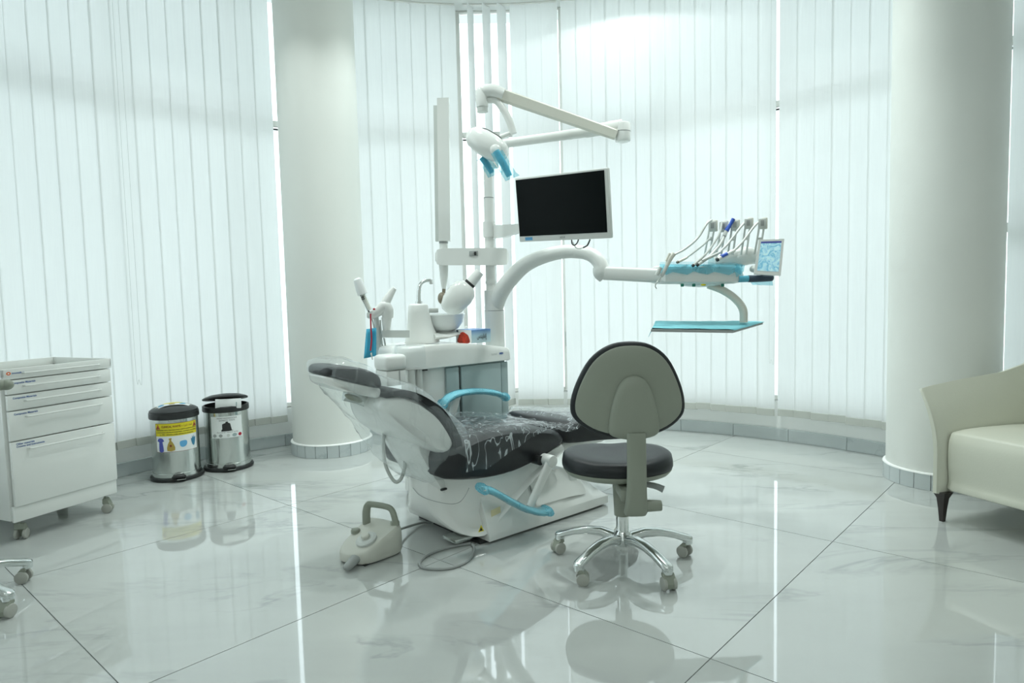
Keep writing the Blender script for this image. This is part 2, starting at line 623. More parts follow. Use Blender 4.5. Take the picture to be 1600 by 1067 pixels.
def text(name, s, size, m, parent, fn, align='CENTER', bold=0.0, width=None):
    """flat lettering; fn(x, y) places a point of the text plane on the surface"""
    cu = bpy.data.curves.new('t', 'FONT')
    cu.body = s
    cu.size = size
    cu.align_x = align
    cu.align_y = 'CENTER'
    cu.resolution_u = 3
    cu.offset = bold
    ob = bpy.data.objects.new('t', cu)
    COL.objects.link(ob)
    bpy.context.view_layer.update()
    dg = bpy.context.evaluated_depsgraph_get()
    me = bpy.data.meshes.new_from_object(ob.evaluated_get(dg))
    bpy.data.objects.remove(ob)
    bpy.data.curves.remove(cu)
    k = 1.0
    if width and len(me.vertices):
        w = max(v.co.x for v in me.vertices) - min(v.co.x for v in me.vertices)
        k = width / w
    for v in me.vertices:
        v.co = V(fn(v.co.x * k, v.co.y))
    return mk(name, me, m, parent)


def flat(name, pts, m, parent, fn):
    b = MB()
    b.poly([(p[0], p[1], 0) for p in pts])
    bmesh.ops.triangulate(b.bm, faces=b.bm.faces[:], ngon_method='EAR_CLIP')
    ext = max(max(p[0] for p in pts) - min(p[0] for p in pts), max(p[1] for p in pts) - min(p[1] for p in pts))
    if ext > 0.012:
        bmesh.ops.subdivide_edges(b.bm, edges=b.bm.edges[:], cuts=3, use_grid_fill=True)
    for v in b.bm.verts:
        v.co = V(fn(v.co.x, v.co.y))
    return b.obj(name, m, parent)


def quadgrid(name, x0, x1, y0, y1, m, parent, fn, n=12):
    secs = [[fn(x0 + (x1 - x0) * i / n, y) for i in range(n + 1)] for y in (y0, y1)]
    return MB().loft(secs, closed=False, cap=False).obj(name, m, parent)

# ------------------------------------------------------------------ the round bay
WC, WR, HT = V((-0.057, 2.54, 0)), 2.98, 3.37
A0, A1 = math.radians(-15.7), math.radians(192.3)


def pol(a, r, z=0.0):
    a = math.radians(a)
    return V((WC.x + r * math.cos(a), WC.y + r * math.sin(a), z))


XR, YR = 3.25, pol(16.3, WR).y          # the room widens on the right, past the last window


def room_outline(r, back=-3.4, n=64):
    q = V((XR - WC.x, YR - WC.y))
    s = math.degrees(math.atan2(q.y, q.x) + math.acos(min(1, r / q.length)))
    arc = [pol(s + (192.3 - s) * i / n, r) for i in range(n + 1)]
    return [V((XR, back, 0)), V((XR, YR, 0))] + arc + [V((arc[-1].x, back, 0))]


def clip(poly, room):
    out = poly
    n = len(room)
    for i in range(n):
        a, b = room[i], room[(i + 1) % n]
        e = b - a
        nxt = []
        for j in range(len(out)):
            p, q = out[j], out[(j + 1) % len(out)]
            sp_, sq = e.x * (p.y - a.y) - e.y * (p.x - a.x), e.x * (q.y - a.y) - e.y * (q.x - a.x)
            if sp_ >= 0:
                nxt.append(p)
            if (sp_ >= 0) != (sq >= 0):
                t = sp_ / (sp_ - sq)
                nxt.append(p + (q - p) * t)
        out = nxt
        if len(out) < 3:
            return []
    return out


def prism(poly, z0, z1):
    return MB().loft([[V((p.x, p.y, z)) for p in poly] for z in (z0, z1)])


# floor: slab of grout with single polished tiles on it
floor = prism(room_outline(WR + 0.02), -0.08, -0.004).obj('floor', 'grout')
tag(floor, 'polished white marble tile floor with thin grey joints', kind='structure')
ta = 0.8443
fu, fv = V((math.cos(ta), math.sin(ta), 0)), V((-math.sin(ta), math.cos(ta), 0))
FO, TS, GAP = V((-0.325, 2.735, 0)), 1.2, 0.0035
room = room_outline(WR)
for i in range(-8, 9):
    for j in range(-8, 9):
        q = [FO + fu * (j + a) * TS + fv * (i + b) * TS + fu * (GAP if a == 0 else -GAP) * 0.5 + fv * (GAP if b == 0 else -GAP) * 0.5
             for a, b in ((0, 0), (1, 0), (1, 1), (0, 1))]
        q = clip(q, room)
        if len(q) < 3:
            continue
        area = abs(sum(a.x * b.y - b.x * a.y for a, b in zip(q, q[1:] + q[:1]))) / 2
        if area < 0.004:
            continue
        c = sum(q, V()) / len(q)
        t = prism([p - c for p in q], -0.004, 0.0).obj('floor_tile', 'tile', floor)
        t.location = c

ceil = prism(room_outline(WR + 0.30), HT, HT + 0.12).obj('ceiling', 'ceil')
tag(ceil, 'flat white ceiling with a curved edge over the window bay', kind='structure')
soff = MB()
soff.loft([[pol(16.3 + 175 * i / 60, r, z) for r, z in ((2.79, HT), (2.79, HT - 0.015), (2.98, HT - 0.015), (2.98, HT))] for i in range(61)])
tag(soff.obj('trim_1', 'ceil'), 'white curved pelmet band above the vertical blinds', kind='structure')

kerb = MB()
kerb.loft([[pol(16.3 + 176 * i / 66, r, z) for r, z in ((WR, 0), (WR, 0.280), (WR + 0.10, 0.285), (WR + 0.10, -0.1))] for i in range(79)])
tag(kerb.obj('wall_bay', 'paint', angle=30), 'low white curved wall below the windows', kind='structure')
for nm, x, sx, yy in (('wall_left', pol(192.3, WR).x, -1, pol(192.3, WR).y), ('wall_right', XR, 1, YR + 0.12)):
    w = MB().box((x + sx * 0.06, (yy - 3.4) / 2, HT / 2), (0.12, yy + 3.4, HT)).obj(nm, 'paint')
    tag(w, 'plain white side wall behind the camera', kind='structure')
xa = pol(16.3, WR).x
w = MB().box(((xa + XR) / 2 + 0.01, YR + 0.06, HT / 2), (XR - xa - 0.02, 0.12, HT)).obj('wall_return', 'paint')
tag(w, 'short white return wall beside the last window on the right', kind='structure')
w = MB().box((WC.x + 0.2, -3.46, HT / 2), (6.6, 0.12, HT)).obj('wall_back', 'paint')
tag(w, 'plain white back wall behind the camera', kind='structure')

# skirting tiles along the bay
bb = thing('baseboard_bay', 'grey marble skirting tiles along the curved wall', None, (0, 0, 0), kind='structure')
step = math.degrees(0.4 / WR)
a = 16.6
k = 0
proto = None
while a < 190:
    sub = 5
    m_ = MB()
    w_ = step - math.degrees(0.003 / WR)
    m_.loft([[V((r * math.cos(t), r * math.sin(t), z)) for r, z in ((WR + 0.001, 0.001), (WR - 0.013, 0.001), (WR - 0.013, 0.085), (WR - 0.010, 0.088), (WR + 0.001, 0.088))]
             for t in [math.radians(w_) * (s / sub) for s in range(sub + 1)]]) if proto is None else None
    if proto is None:
        proto = m_.obj('skirting_tile', 'skirt', bb)
        o = proto
    else:
        m_.bm.free()
        o = proto.copy()
        COL.objects.link(o)
    o.location = WC
    o.rotation_euler = (0, 0, math.radians(a))
    a += step

# round columns
def column(cx, cy, label, r=0.272):
    t = thing('wall_column', label, None, (cx, cy, 0), kind='structure')
    MB().lathe([(r, 0.09), (r, HT)], 64).obj('shaft', 'colpaint', t)
    MB().lathe([(r, 0.086), (r + 0.016, 0.086), (r + 0.013, 0.092), (r, 0.094)], 64, cap=False).obj('skirting_cap', 'paint', t)
    n = 22
    p = None
    for i in range(n):
        if p is None:
            m_ = MB()
            dt = 2 * PI / n - 0.003 / r
            m_.loft([[V((rr * math.cos(q), rr * math.sin(q), z)) for rr, z in ((r - 0.01, 0.001), (r + 0.014, 0.001), (r + 0.014, 0.086), (r - 0.01, 0.086))]
                     for q in [dt * s / 3 for s in range(4)]])
            p = m_.obj('skirting_tile', 'skirt', t)
            o = p
        else:
            o = p.copy()
            COL.objects.link(o)
        o.rotation_euler = (0, 0, 2 * PI * i / n)
    return t


column(-1.330, 4.836, 'round white column behind the dental chair headrest')
column(2.40, 3.72, 'round white column behind the cream sofa')

# windows, one between each pair of mullions
for k in range(2, 13):
    a0, a1 = -15.7 + 16 * k, 0.3 + 16 * k
    p0, p1 = pol(a0, 3.055), pol(a1, 3.055)
    d = p1 - p0
    rz = math.atan2(d.y, d.x)
    t = thing('window_%d' % (k - 1), 'tall window behind the white vertical blinds', None, p0, rz, kind='structure')
    Lw = d.length
    MB().box((0, 0, (HT + 0.285) / 2), (0.05, 0.07, HT - 0.29), 0.004).obj('mullion', 'alu', t)
    MB().box((Lw / 2, 0, 0.302), (Lw - 0.052, 0.05, 0.03), 0.004).obj('bottom_rail', 'alu', t)
    MB().box((Lw / 2, 0, 2.395), (Lw - 0.062, 0.05, 0.040), 0.004).obj('transom', 'alu', t)
    MB().box((Lw / 2, -0.012, 2.36), (Lw - 0.062, 0.02, 0.010)).obj('gasket', 'dark', t)
    MB().box((Lw / 2, 0, HT - 0.008), (Lw - 0.062, 0.05, 0.014), 0.003).obj('top_rail', 'alu', t)
    MB().box((Lw / 2, -0.012, 1.345), (Lw - 0.052, 0.006, 2.05)).obj('pane', 'glass', t)
    MB().box((Lw / 2, -0.012, 2.885), (Lw - 0.052, 0.006, 0.93)).obj('pane', 'glass', t)
    if k == 2:
        MB().box((Lw / 2, 0, 1.40), (Lw - 0.062, 0.07, 0.05), 0.004).obj('mid_rail', 'alu', t)
    if k in (4, 6, 9):
        MB().box((0.0, 0.055, 0.72), (0.03, 0.03, 0.12), 0.006).obj('handle', 'lgrey', t)

# vertical blinds
BR, PITCHA, SW = 2.875, 2.28, 0.1255
Z0, Z1 = 0.195, HT - 0.02
sm = MB()
ns = 4
sm.loft([[V((-SW / 2 + SW * i / ns, 0.0012 * (1 - (2 * i / ns - 1) ** 2), z)) for i in range(ns + 1)] for z in (Z0 + 0.05, 1.2, 2.2, Z1)], closed=False, cap=False)
SLAT = sm.obj('slat', 'slat')
WEI = MB().box((0, 0.001, Z0 + 0.026), (SW, 0.005, 0.05), 0.002, 1).obj('bottom_weight', 'weight', SLAT)


def add_slat(parent, a, tilt, first=[True]):
    s = SLAT if first[0] else SLAT.copy()
    if not first[0]:
        COL.objects.link(s)
        w = WEI.copy()
        COL.objects.link(w)
        w.parent = s
    first[0] = False
    s.parent = parent
    p = pol(a, BR)
    s.location = (p.x, p.y, random.uniform(-0.004, 0.004))
    s.rotation_euler = (0, random.uniform(-0.0012, 0.0012), math.radians(a + 90 + tilt + random.uniform(-0.12, 0.12)))


def blind(label, a_from, n, PITCHA=2.28, tilt=5, opens=None):
    t = thing('vertical_blind', label, 'blind', (0, 0, 0), 0, 'white vertical blinds around the bay')
    rail = MB()
    rail.loft([[pol(a_from - (n * PITCHA) * i / 12, r, z) for r, z in ((BR - 0.02, Z1 - 0.001), (BR + 0.02, Z1 - 0.001), (BR + 0.02, Z1 + 0.012), (BR - 0.02, Z1 + 0.012))] for i in range(13)])
    rail.obj('headrail', 'alu', t)
    for i in range(n):
        a_ = a_from - PITCHA * (i + 0.5)
        add_slat(t, a_, (opens or {}).get(i, tilt))
    return t


blind('white vertical blind at the far left above the drawer cabinet', 144.58 + 2.28 * 13, 13)
blind('white vertical blind between the drawer cabinet and the left column, over the bins', 144.5, 9, 2.24)
blind('white vertical blind just right of the left column', 96.6 + 2.28 * 8, 8)
blind('narrow vertical blind behind the lamp with its first slats turned open', 95.3, 6, 2.43, opens={0: 66, 1: 60, 2: 56})
blind('wide white vertical blind behind the monitor and the instrument tray', 79.95, 14, 2.23)
blind('white vertical blind just left of the right column', 48.0, 8)
blind('white vertical blind at the far right edge behind the sofa', 20.6, 2, 2.0)
# control chains
for k_, (a_, z0, lbl) in enumerate(((143.6, 0.62, 'thin bead chain hanging beside the bins on the left blind'), (48.3, 0.60, 'thin bead chain hanging right of the instrument tray'))):
    t = thing('blind_chain', lbl, 'chain', pol(a_, BR - 0.03, 0))
    L_ = local_of(t)
    pts = [L_ @ pol(a_, BR - 0.03, 3.3), L_ @ pol(a_, BR - 0.032, 1.6), L_ @ pol(a_ + 0.1, BR - 0.035, z0 + 0.05), L_ @ pol(a_ + 0.5, BR - 0.035, z0), L_ @ pol(a_ + 0.8, BR - 0.035, z0 + 0.06),
           L_ @ pol(a_ + 0.75, BR - 0.032, 1.6), L_ @ pol(a_ + 0.7, BR - 0.03, 3.3)]
    MB().tube(pts, 0.0008, 5, 6).obj('bead_chain', 'lgrey', t)

# outside: paving and a few bushes, seen only through the slits
g_ = MB().box((0, 10, -0.35), (120, 120, 0.2)).obj('ground', 'ground')
tag(g_, 'pale paved ground outside the windows', kind='structure')


def bush(x, y, r, h, label):
    t = thing('shrub', label, 'shrub', (x, y, -0.25), random.uniform(0, 6), 'shrubs outside the windows')
    m_ = MB()
    rr = random.Random(int(x * 10))
    for i in range(420):
        u_, v_, w_ = rr.gauss(0, 1), rr.gauss(0, 1), rr.gauss(0, 1)
        q = V((u_, v_, w_)).normalized() * (0.6 + 0.4 * rr.random())
        c = V((q.x * r, q.y * r, h * 0.55 + q.z * h * 0.45))
        s = 0.10 * r
        n1 = V((rr.gauss(0, 1), rr.gauss(0, 1), rr.gauss(0, 1))).normalized()
        n2 = n1.orthogonal().normalized()
        m_.poly([c + n1 * s * 1.6, c + n2 * s, c - n1 * s * 1.6, c - n2 * s])
    m_.obj('foliage', 'leaf', t)
    MB().cyl((0, 0, 0.05), (0, 0, h * 0.5), 0.06, 0.04, 8).obj('stem', 'wood', t)


bush(8.8, 5.6, 1.3, 2.6, 'green shrub outside the far right window')
bush(11.0, 8.2, 1.4, 2.4, 'green shrub outside beyond the slit right of the tray')
bush(-7.5, 13.5, 1.5, 2.4, 'green shrub outside beyond the left column slit')

# ceiling downlights above and behind the view, with added fill lamps over the bay
def downlight(x, y, label, power=LAMP, spot=False, spread=180):
    t = thing('downlight', label, 'lamp', (x, y, HT), 0, 'round ceiling downlights')
    MB().lathe([(0.058, -0.001), (0.058, -0.006), (0.085, -0.006), (0.088, -0.001)], 28, cap=False).obj('trim_ring', 'alu', t)
    MB().lathe([(0.002, -0.002), (0.057, -0.002)], 28, cap=False).obj('diffuser', 'lampglow', t)
    if spot:
        l = bpy.data.lights.new('lamp', 'SPOT')
        l.spot_size = math.radians(146)
        l.spot_blend = 0.12
        l.shadow_soft_size = 0.03
    else:
        l = bpy.data.lights.new('lamp', 'AREA')
        l.shape = 'DISK'
        l.size = 0.11
        l.spread = math.radians(spread)
    l.energy = power
    l.color = LAMPC
    o = bpy.data.objects.new('lamp', l)
    COL.objects.link(o)
    o.parent = t
    o.location = (0, 0, -0.012)


p_ = pol(71, 2.36)
downlight(p_.x, p_.y, 'ceiling downlight close to the blinds behind the monitor', 20, True)
for a_, lbl in ((42, 'added fill downlight in the bay on the sofa side'), (104, 'added fill downlight in the bay behind the water unit'), (136, 'added fill downlight in the bay over the bins')):  # added ring of fill lamps, brightens floor and left column near the windows
    p_ = pol(a_, 1.95)
    downlight(p_.x, p_.y, lbl, LAMP * (1.1 if a_ < 90 else 0.85), False, 105)
for a_, lbl in ((58, 'added fill downlight near the blinds right of the monitor'), (88, 'added fill downlight near the blinds behind the lamp arm')):  # added narrow beams that lift the floor and low wall below the blinds
    p_ = pol(a_, 2.25)
    downlight(p_.x, p_.y, lbl, LAMP * 0.62, False, 75)
for x, lbl in ((-0.65, 'added fill downlight over the head end of the dental chair'), (0.85, 'added fill downlight over the dentist stool')):  # added fill for the treatment unit and the floor in mid-bay
    downlight(x, 3.15, lbl, LAMP * 1.1, False, 105)
for x, y, k_, lbl in ((-1.6, 0.9, 0.3, 'ceiling downlight left above the camera'), (0.0, 1.1, 0.3, 'ceiling downlight straight above the camera'), (1.6, 0.9, 0.3, 'ceiling downlight right above the camera'),
                  (-1.6, -0.8, 1.0, 'ceiling downlight behind the camera on the left'), (0.0, -0.8, 1.0, 'ceiling downlight behind the camera in the middle'),
                  (1.6, -0.8, 1.0, 'ceiling downlight behind the camera on the right'), (-1.0, -2.4, 1.0, 'ceiling downlight by the back wall on the left'), (1.0, -2.4, 1.0, 'ceiling downlight by the back wall on the right')):
    downlight(x, y, lbl, LAMP * k_)

# ================================================================== dental chair
CA = math.radians(40.3)
CO = V((-0.302, 3.109, 0))
CU, CV = V((math.cos(CA), math.sin(CA), 0)), V((-math.sin(CA), math.cos(CA), 0))


def chloc(x, y, z):
    """chair frame -> world"""
    return CO + CU * x + CV * y + V((0, 0, z))


def wl(p):
    """world -> chair frame"""
    d = V(p) - CO
    return V((d.dot(CU), d.dot(CV), d.z))


chair = thing('dental_chair', 'reclined white dental chair with charcoal cushions under clear plastic film', 'dental chair', CO, CA)
ED = lambda w, e=0.03, s=0.86: [(-w, s), (-w + e * 0.35, (s + 1) / 2 + 0.02), (-w + e, 1.0), (0, 1.0), (w - e, 1.0), (w - e * 0.35, (s + 1) / 2 + 0.02), (w, s)]



def plan_round(o, xc, a, side=-1, keep=0.0, pw=2.0):
    """round off one end of a swept part in plan: beyond xc the width shrinks like an ellipse"""
    for v in o.data.vertices:
        t = (v.co.x - xc) * side / a
        if t > 0:
            v.co.y *= max(keep, (1 - min(1, t) ** pw)) ** (1 / pw) if keep == 0 else keep + (1 - keep) * max(0, 1 - min(1, t) ** pw) ** (1 / pw)
    o.data.update()
    return o


# plinth
secs = []
for x, wb, zs, wt, zt in ((0.0, 0.28, 0.045, 0.205, 0.27), (0.10, 0.28, 0.05, 0.205, 0.27), (0.45, 0.28, 0.055, 0.195, 0.225), (0.66, 0.28, 0.055, 0.185, 0.185), (0.79, 0.275, 0.05, 0.175, 0.085), (0.80, 0.26, 0.03, 0.17, 0.05)):
    secs.append([(x, -wb, 0.012), (x, -wb, zs), (x, -wt, zt - 0.012), (x, -wt + 0.02, zt), (x, wt - 0.02, zt), (x, wt, zt - 0.012), (x, wb, zs), (x, wb, 0.012)])
MB().loft(secs).obj('plinth', 'white', chair, angle=28)
MB().box((0.37, 0, 0.006), (0.80, 0.50, 0.012)).obj('base_plate', 'dark', chair)
MB().box((-0.06, -0.17, 0.030), (0.16, 0.10, 0.016), 0.004).obj('steel_plate', 'steel', chair)
# inset service lid on the plinth's side
f_ = lambda x, t: V((x, -0.28 + 0.0885 * t - 0.0035, 0.055 + (0.20 if x < 0.5 else 0.20 - (x - 0.5) * 0.36) * t + 0.0015))
MB().loft([[f_(x, t) for t in (0.22, 0.9)] for x in (0.30, 0.36, 0.44, 0.52, 0.60, 0.64)], closed=False, cap=False).obj('service_lid', 'white2', chair)
MB().poly([f_(0.56, 0.62) + V((0, -0.001, 0)), f_(0.61, 0.62) + V((0, -0.001, 0)), f_(0.61, 0.80) + V((0, -0.001, 0)), f_(0.56, 0.80) + V((0, -0.001, 0))]).obj('rating_plate', 'lgrey', chair)
# seat shell
hull = cat([(-0.172, 0.300), (-0.185, 0.235), (-0.180, 0.155), (-0.150, 0.095), (-0.10, 0.052), (-0.02, 0.036), (0.05, 0.075), (0.2, 0.175), (0.356, 0.272), (0.478, 0.328), (0.488, 0.358), (0.44, 0.362), (0.16, 0.305), (0.03, 0.300), (-0.08, 0.305)], 3, True)
plan_round(MB().yloft(hull, [(-0.24, 0.84), (-0.262, 0.92), (-0.268, 0.98), (-0.255, 1.0)] + [(-0.255 + 0.51 * k / 12, 1.0) for k in range(1, 12)] + [(0.255, 1.0), (0.268, 0.98), (0.262, 0.92), (0.24, 0.84)]).obj('seat_shell', 'white', chair, angle=50), 0.03, 0.217)
sm_ = [(645, 762), (655, 773), (672, 781), (700, 787), (717, 785), (727, 774), (733, 762)]
sy_ = [0.06, -0.02, -0.10, -0.19, -0.235, -0.255, -0.262]


def on_y(x, y, yy):
    d = ray(x, y)
    t = (CO + CV * yy - CAMPOS).dot(CV) / d.dot(CV)
    return wl(CAMPOS + d * t)


MB().tube([on_y(x, y, yy - 0.012) for (x, y), yy in zip(sm_, sy_)], 0.0016, 6, 5).obj('shell_seam', 'mgrey', chair)
# stickers
MB().poly([(-0.055, -0.2715, 0.068), (-0.022, -0.2715, 0.066), (-0.038, -0.2715, 0.098)]).obj('warning_sticker', 'yellow', chair)
MB().poly([(-0.048, -0.2722, 0.0715), (-0.030, -0.2722, 0.0705), (-0.0385, -0.2722, 0.088)]).obj('warning_mark', 'ink', chair)
MB().poly([(0.02, -0.2715, 0.118), (0.075, -0.2715, 0.126), (0.073, -0.2715, 0.156), (0.018, -0.2715, 0.148)]).obj('tape_scrap', 'tape', chair)
MB().poly([(-0.042, -0.2715, 0.25), (-0.005, -0.2715, 0.256), (-0.006, -0.2715, 0.276), (-0.043, -0.2715, 0.27)]).obj('tape_scrap', 'cream', chair)
# seat cushion and leg rest
seatp = cat([(-0.215, 0.345), (-0.16, 0.315), (-0.01, 0.29), (0.156, 0.288), (0.32, 0.315), (0.443, 0.348), (0.505, 0.378), (0.502, 0.405), (0.47, 0.43), (0.40, 0.452), (0.16, 0.488), (0.0, 0.488), (-0.12, 0.470), (-0.21, 0.44)], 3, True)
MB().yloft(seatp, ED(0.272, 0.05, 0.84)).obj('seat_cushion', 'chairv', chair, angle=50)
legp = cat([(0.512, 0.385), (0.54, 0.355), (0.75, 0.335), (1.02, 0.305), (1.09, 0.325), (1.10, 0.36), (1.05, 0.395), (0.80, 0.432), (0.60, 0.462), (0.53, 0.452)], 3, True)
MB().yloft(legp, ED(0.25, 0.05, 0.84)).obj('leg_rest', 'chairv', chair, angle=50)
MB().box((0.70, 0, 0.315), (0.44, 0.30, 0.05), 0.02).obj('leg_rest_carrier', 'white', chair)
# backrest
backs = cat([(-0.440, 0.640), (-0.425, 0.686), (-0.385, 0.702), (-0.335, 0.688), (-0.285, 0.653), (-0.213, 0.588), (-0.145, 0.481), (-0.150, 0.445), (-0.170, 0.430), (-0.219, 0.440), (-0.30, 0.490), (-0.385, 0.560)], 3, True)
MB().yloft(backs, ED(0.25, 0.05, 0.82)).obj('back_shell', 'white', chair, angle=50)
backc = cat([(-0.425, 0.695), (-0.410, 0.718), (-0.380, 0.728), (-0.335, 0.716), (-0.273, 0.680), (-0.211, 0.634), (-0.165, 0.573), (-0.130, 0.507), (-0.116, 0.463), (-0.138, 0.430), (-0.160, 0.428), (-0.150, 0.455), (-0.160, 0.500), (-0.222, 0.596), (-0.285, 0.654), (-0.335, 0.689), (-0.385, 0.702)], 3, True)
MB().yloft(backc, [(-0.256, 0.97), (-0.262, 0.985), (-0.25, 1.0), (0.25, 1.0), (0.262, 0.985), (0.256, 0.97)]).obj('back_cushion', 'chairv', chair, angle=50)
plan_round(bpy.data.objects['back_shell'], -0.27, 0.175, keep=0.3)
plan_round(bpy.data.objects['back_cushion'], -0.27, 0.165, keep=0.3)
brk = cat([(-0.15, 0.44), (-0.115, 0.38), (-0.085, 0.29), (-0.08, 0.22), (-0.12, 0.20), (-0.16, 0.25), (-0.215, 0.34), (-0.28, 0.46), (-0.26, 0.50)], 4, True)
MB().yloft(brk, ED(0.15, 0.05, 0.84)).obj('back_bracket', 'white', chair, angle=50)
MB().box((-0.135, -0.152, 0.255), (0.06, 0.012, 0.010), 0.003, rz=0.1).obj('bracket_slot', 'dark', chair)
# headrest
H0 = lambda P: [(-0.528 + (x + 0.595) * 1.06, z - 0.022) for x, z in P]
hc = cat(H0([(-0.712, 0.834), (-0.700, 0.850), (-0.676, 0.857), (-0.62, 0.853), (-0.569, 0.842), (-0.52, 0.82), (-0.487, 0.795), (-0.475, 0.765), (-0.485, 0.750), (-0.53, 0.764), (-0.64, 0.800), (-0.70, 0.824)]), 3, True)
EY = [(-0.145, 0.80), (-0.14, 0.90), (-0.12, 0.98)] + [(-0.10 + 0.02 * k, 1.0) for k in range(11)] + [(0.12, 0.98), (0.14, 0.90), (0.145, 0.80)]
o_ = MB().yloft(hc, EY).obj('headrest_cushion', 'chairv', chair, angle=50)
plan_round(plan_round(o_, -0.55, 0.115), -0.50, 0.11, 1, 0.45)
hs = cat(H0([(-0.708, 0.822), (-0.700, 0.792), (-0.66, 0.765), (-0.615, 0.745), (-0.533, 0.718), (-0.495, 0.710), (-0.480, 0.728), (-0.485, 0.748), (-0.53, 0.762), (-0.64, 0.798)]), 3, True)
o_ = MB().yloft(hs, [(y * 0.96, s) for y, s in EY]).obj('headrest_shell', 'white', chair, angle=50)
plan_round(plan_round(o_, -0.55, 0.115), -0.50, 0.11, 1, 0.45)
MB().ell((-0.535, -0.10, 0.700), (0.042, 0.018, 0.013), MX.Rotation(0.45, 4, 'Y')).obj('headrest_knob', 'greyp', chair)
MB().tube([(-0.52, 0, 0.715), (-0.46, 0, 0.690), (-0.40, 0, 0.665)], [0.02, 0.018, 0.02], 10, 3, 2.0).obj('neck_bar', 'steel', chair)
cable = [(600, 672), (599, 695), (602, 725), (612, 747), (620, 753), (628, 745), (633, 722), (633, 690), (630, 672)]
MB().tube([wl(dp(x, y, 3.0)) for x, y in cable], 0.0085, 8, 5).obj('cable_loop', 'lgrey', chair)


# armrests: near one hangs lowered, far one is raised
def armrest(path, post, yy, pivot=None):
    m_ = MB()
    P = cat(path, 5)
    n = len(P)
    secs = []
    for i, (x, z) in enumerate(P):
        t = i / (n - 1)
        w = 0.036 * (0.45 + 0.55 * math.sin(PI * min(1, max(0, 0.12 + 0.76 * t))) ** 0.5)
        h = 0.014 if 0 < i < n - 1 else 0.008
        secs.append([(x, yy + w * math.cos(q), z + h * math.sin(q)) for q in [2 * PI * k / 14 for k in range(14)]])
    pad_ = m_.loft(secs).obj('armrest_pad', 'white2', chair, angle=60)
    m2 = MB()
    rr = random.Random(3)
    secs2 = []
    for i, (x, z) in enumerate(P):
        t = i / (n - 1)
        w = 0.046 * (0.55 + 0.45 * math.sin(PI * min(1, max(0, 0.12 + 0.76 * t))) ** 0.5) * (1.35 if i in (0, n - 1) else 1)
        hh = 0.026 if i in (0, n - 1) else 0.018
        secs2.append([(x + rr.uniform(-1, 1) * 0.002, yy + w * math.cos(q) * (1 + rr.uniform(-1, 1) * 0.05), z + hh * math.sin(q) + rr.uniform(-1, 1) * 0.0012) for q in [2 * PI * k / 14 for k in range(14)]])
    m2.loft(secs2).obj('blue_film_sleeve', 'bluef', chair, angle=25)
    m3 = MB()
    (x0, z0), (x1, z1) = post
    secs3 = []
    for k in range(6):
        t = k / 5
        x, z = x0 + (x1 - x0) * t, z0 + (z1 - z0) * t
        w = 0.026 - 0.006 * t
        d = V((x1 - x0, z1 - z0)).normalized()
        px, pz = -d.y, d.x
        secs3.append([(x + px * w * math.cos(q), yy + 0.012 + 0.014 * math.sin(q), z + pz * w * math.cos(q)) for q in [2 * PI * j / 14 for j in range(14)]])
    m3.loft(secs3).obj('armrest_post', 'white2', chair, angle=60)
    if pivot:
        MB().cyl((pivot[0], yy + 0.06, pivot[1]), (pivot[0], yy - 0.008, pivot[1]), 0.028, n=20, bev=0.003).obj('armrest_pivot', 'white2', chair)
        MB().cyl((pivot[0] - 0.03, yy + 0.10, pivot[1]), (pivot[0] - 0.03, yy + 0.045, pivot[1]), 0.022, n=16).obj('pivot_boss', 'dark', chair)


armrest([(-0.085, 0.285), (-0.03, 0.262), (0.05, 0.208), (0.15, 0.146), (0.23, 0.112), (0.285, 0.104)], ((0.325, 0.325), (0.190, 0.142)), -0.35, (0.325, 0.328))
armrest([(0.175, 0.540), (0.22, 0.572), (0.30, 0.586), (0.42, 0.580), (0.53, 0.556), (0.595, 0.528)], ((0.275, 0.572), (0.225, 0.42)), 0.31)

# clear film: a bag over head and back, and a sheet on the seat
cover = thing('plastic_cover', 'clear crinkled plastic film draped over the dental chair', 'plastic film', CO, CA)


def wr(p, s, a):
    n = noise.noise_vector(V(p) * s)
    n2 = noise.noise_vector(V((p[0] * s * 1.2, p[1] * s * 1.2, p[2] * s * 3.5)) + V((9, 2, 4)))
    return V(p) + n * a + n2 * a * 0.5


# stations along the back: (upper x,z), (lower x,z), half width
st = [((-0.655, 0.835), (-0.650, 0.790), 0.05), ((-0.630, 0.862), (-0.615, 0.735), 0.125), ((-0.55, 0.862), (-0.545, 0.665), 0.165), ((-0.46, 0.828), (-0.465, 0.575), 0.185), ((-0.40, 0.775), (-0.405, 0.480), 0.235),
      ((-0.335, 0.757), (-0.345, 0.400), 0.268), ((-0.255, 0.715), (-0.285, 0.335), 0.275), ((-0.19, 0.665), (-0.235, 0.295), 0.277), ((-0.13, 0.610), (-0.19, 0.275), 0.277), ((-0.075, 0.555), (-0.14, 0.270), 0.277)]
secs = []
for k in range(37):
    f = k / 36 * (len(st) - 1)
    i = min(int(f), len(st) - 2)
    t = f - i
    (ux, uz), (lx, lz), w = [tuple(a + (b - a) * t for a, b in zip(p, q)) if isinstance(p, tuple) else p + (q - p) * t for p, q in zip(st[i], st[i + 1])]
    ring = []
    for j in range(44):
        q = 2 * PI * j / 44
        cy, cz = math.cos(q), math.sin(q)
        yy = w * math.copysign(abs(cy) ** 0.45, cy)
        s = 0.5 + 0.5 * math.copysign(abs(cz) ** 0.6, cz)
        yy *= 0.55 + 0.45 * min(1, s / 0.45)
        p = (lx + (ux - lx) * s, yy, lz + (uz - lz) * s)
        ring.append(wr(p, 13, 0.013))
    secs.append(ring)
b_ = MB()
b_.loft(secs, cap=False)
b_.bm.faces.new([b_.bm.verts.new(v) for v in secs[0]])
b_.obj('back_bag', 'film', cover, angle=30)
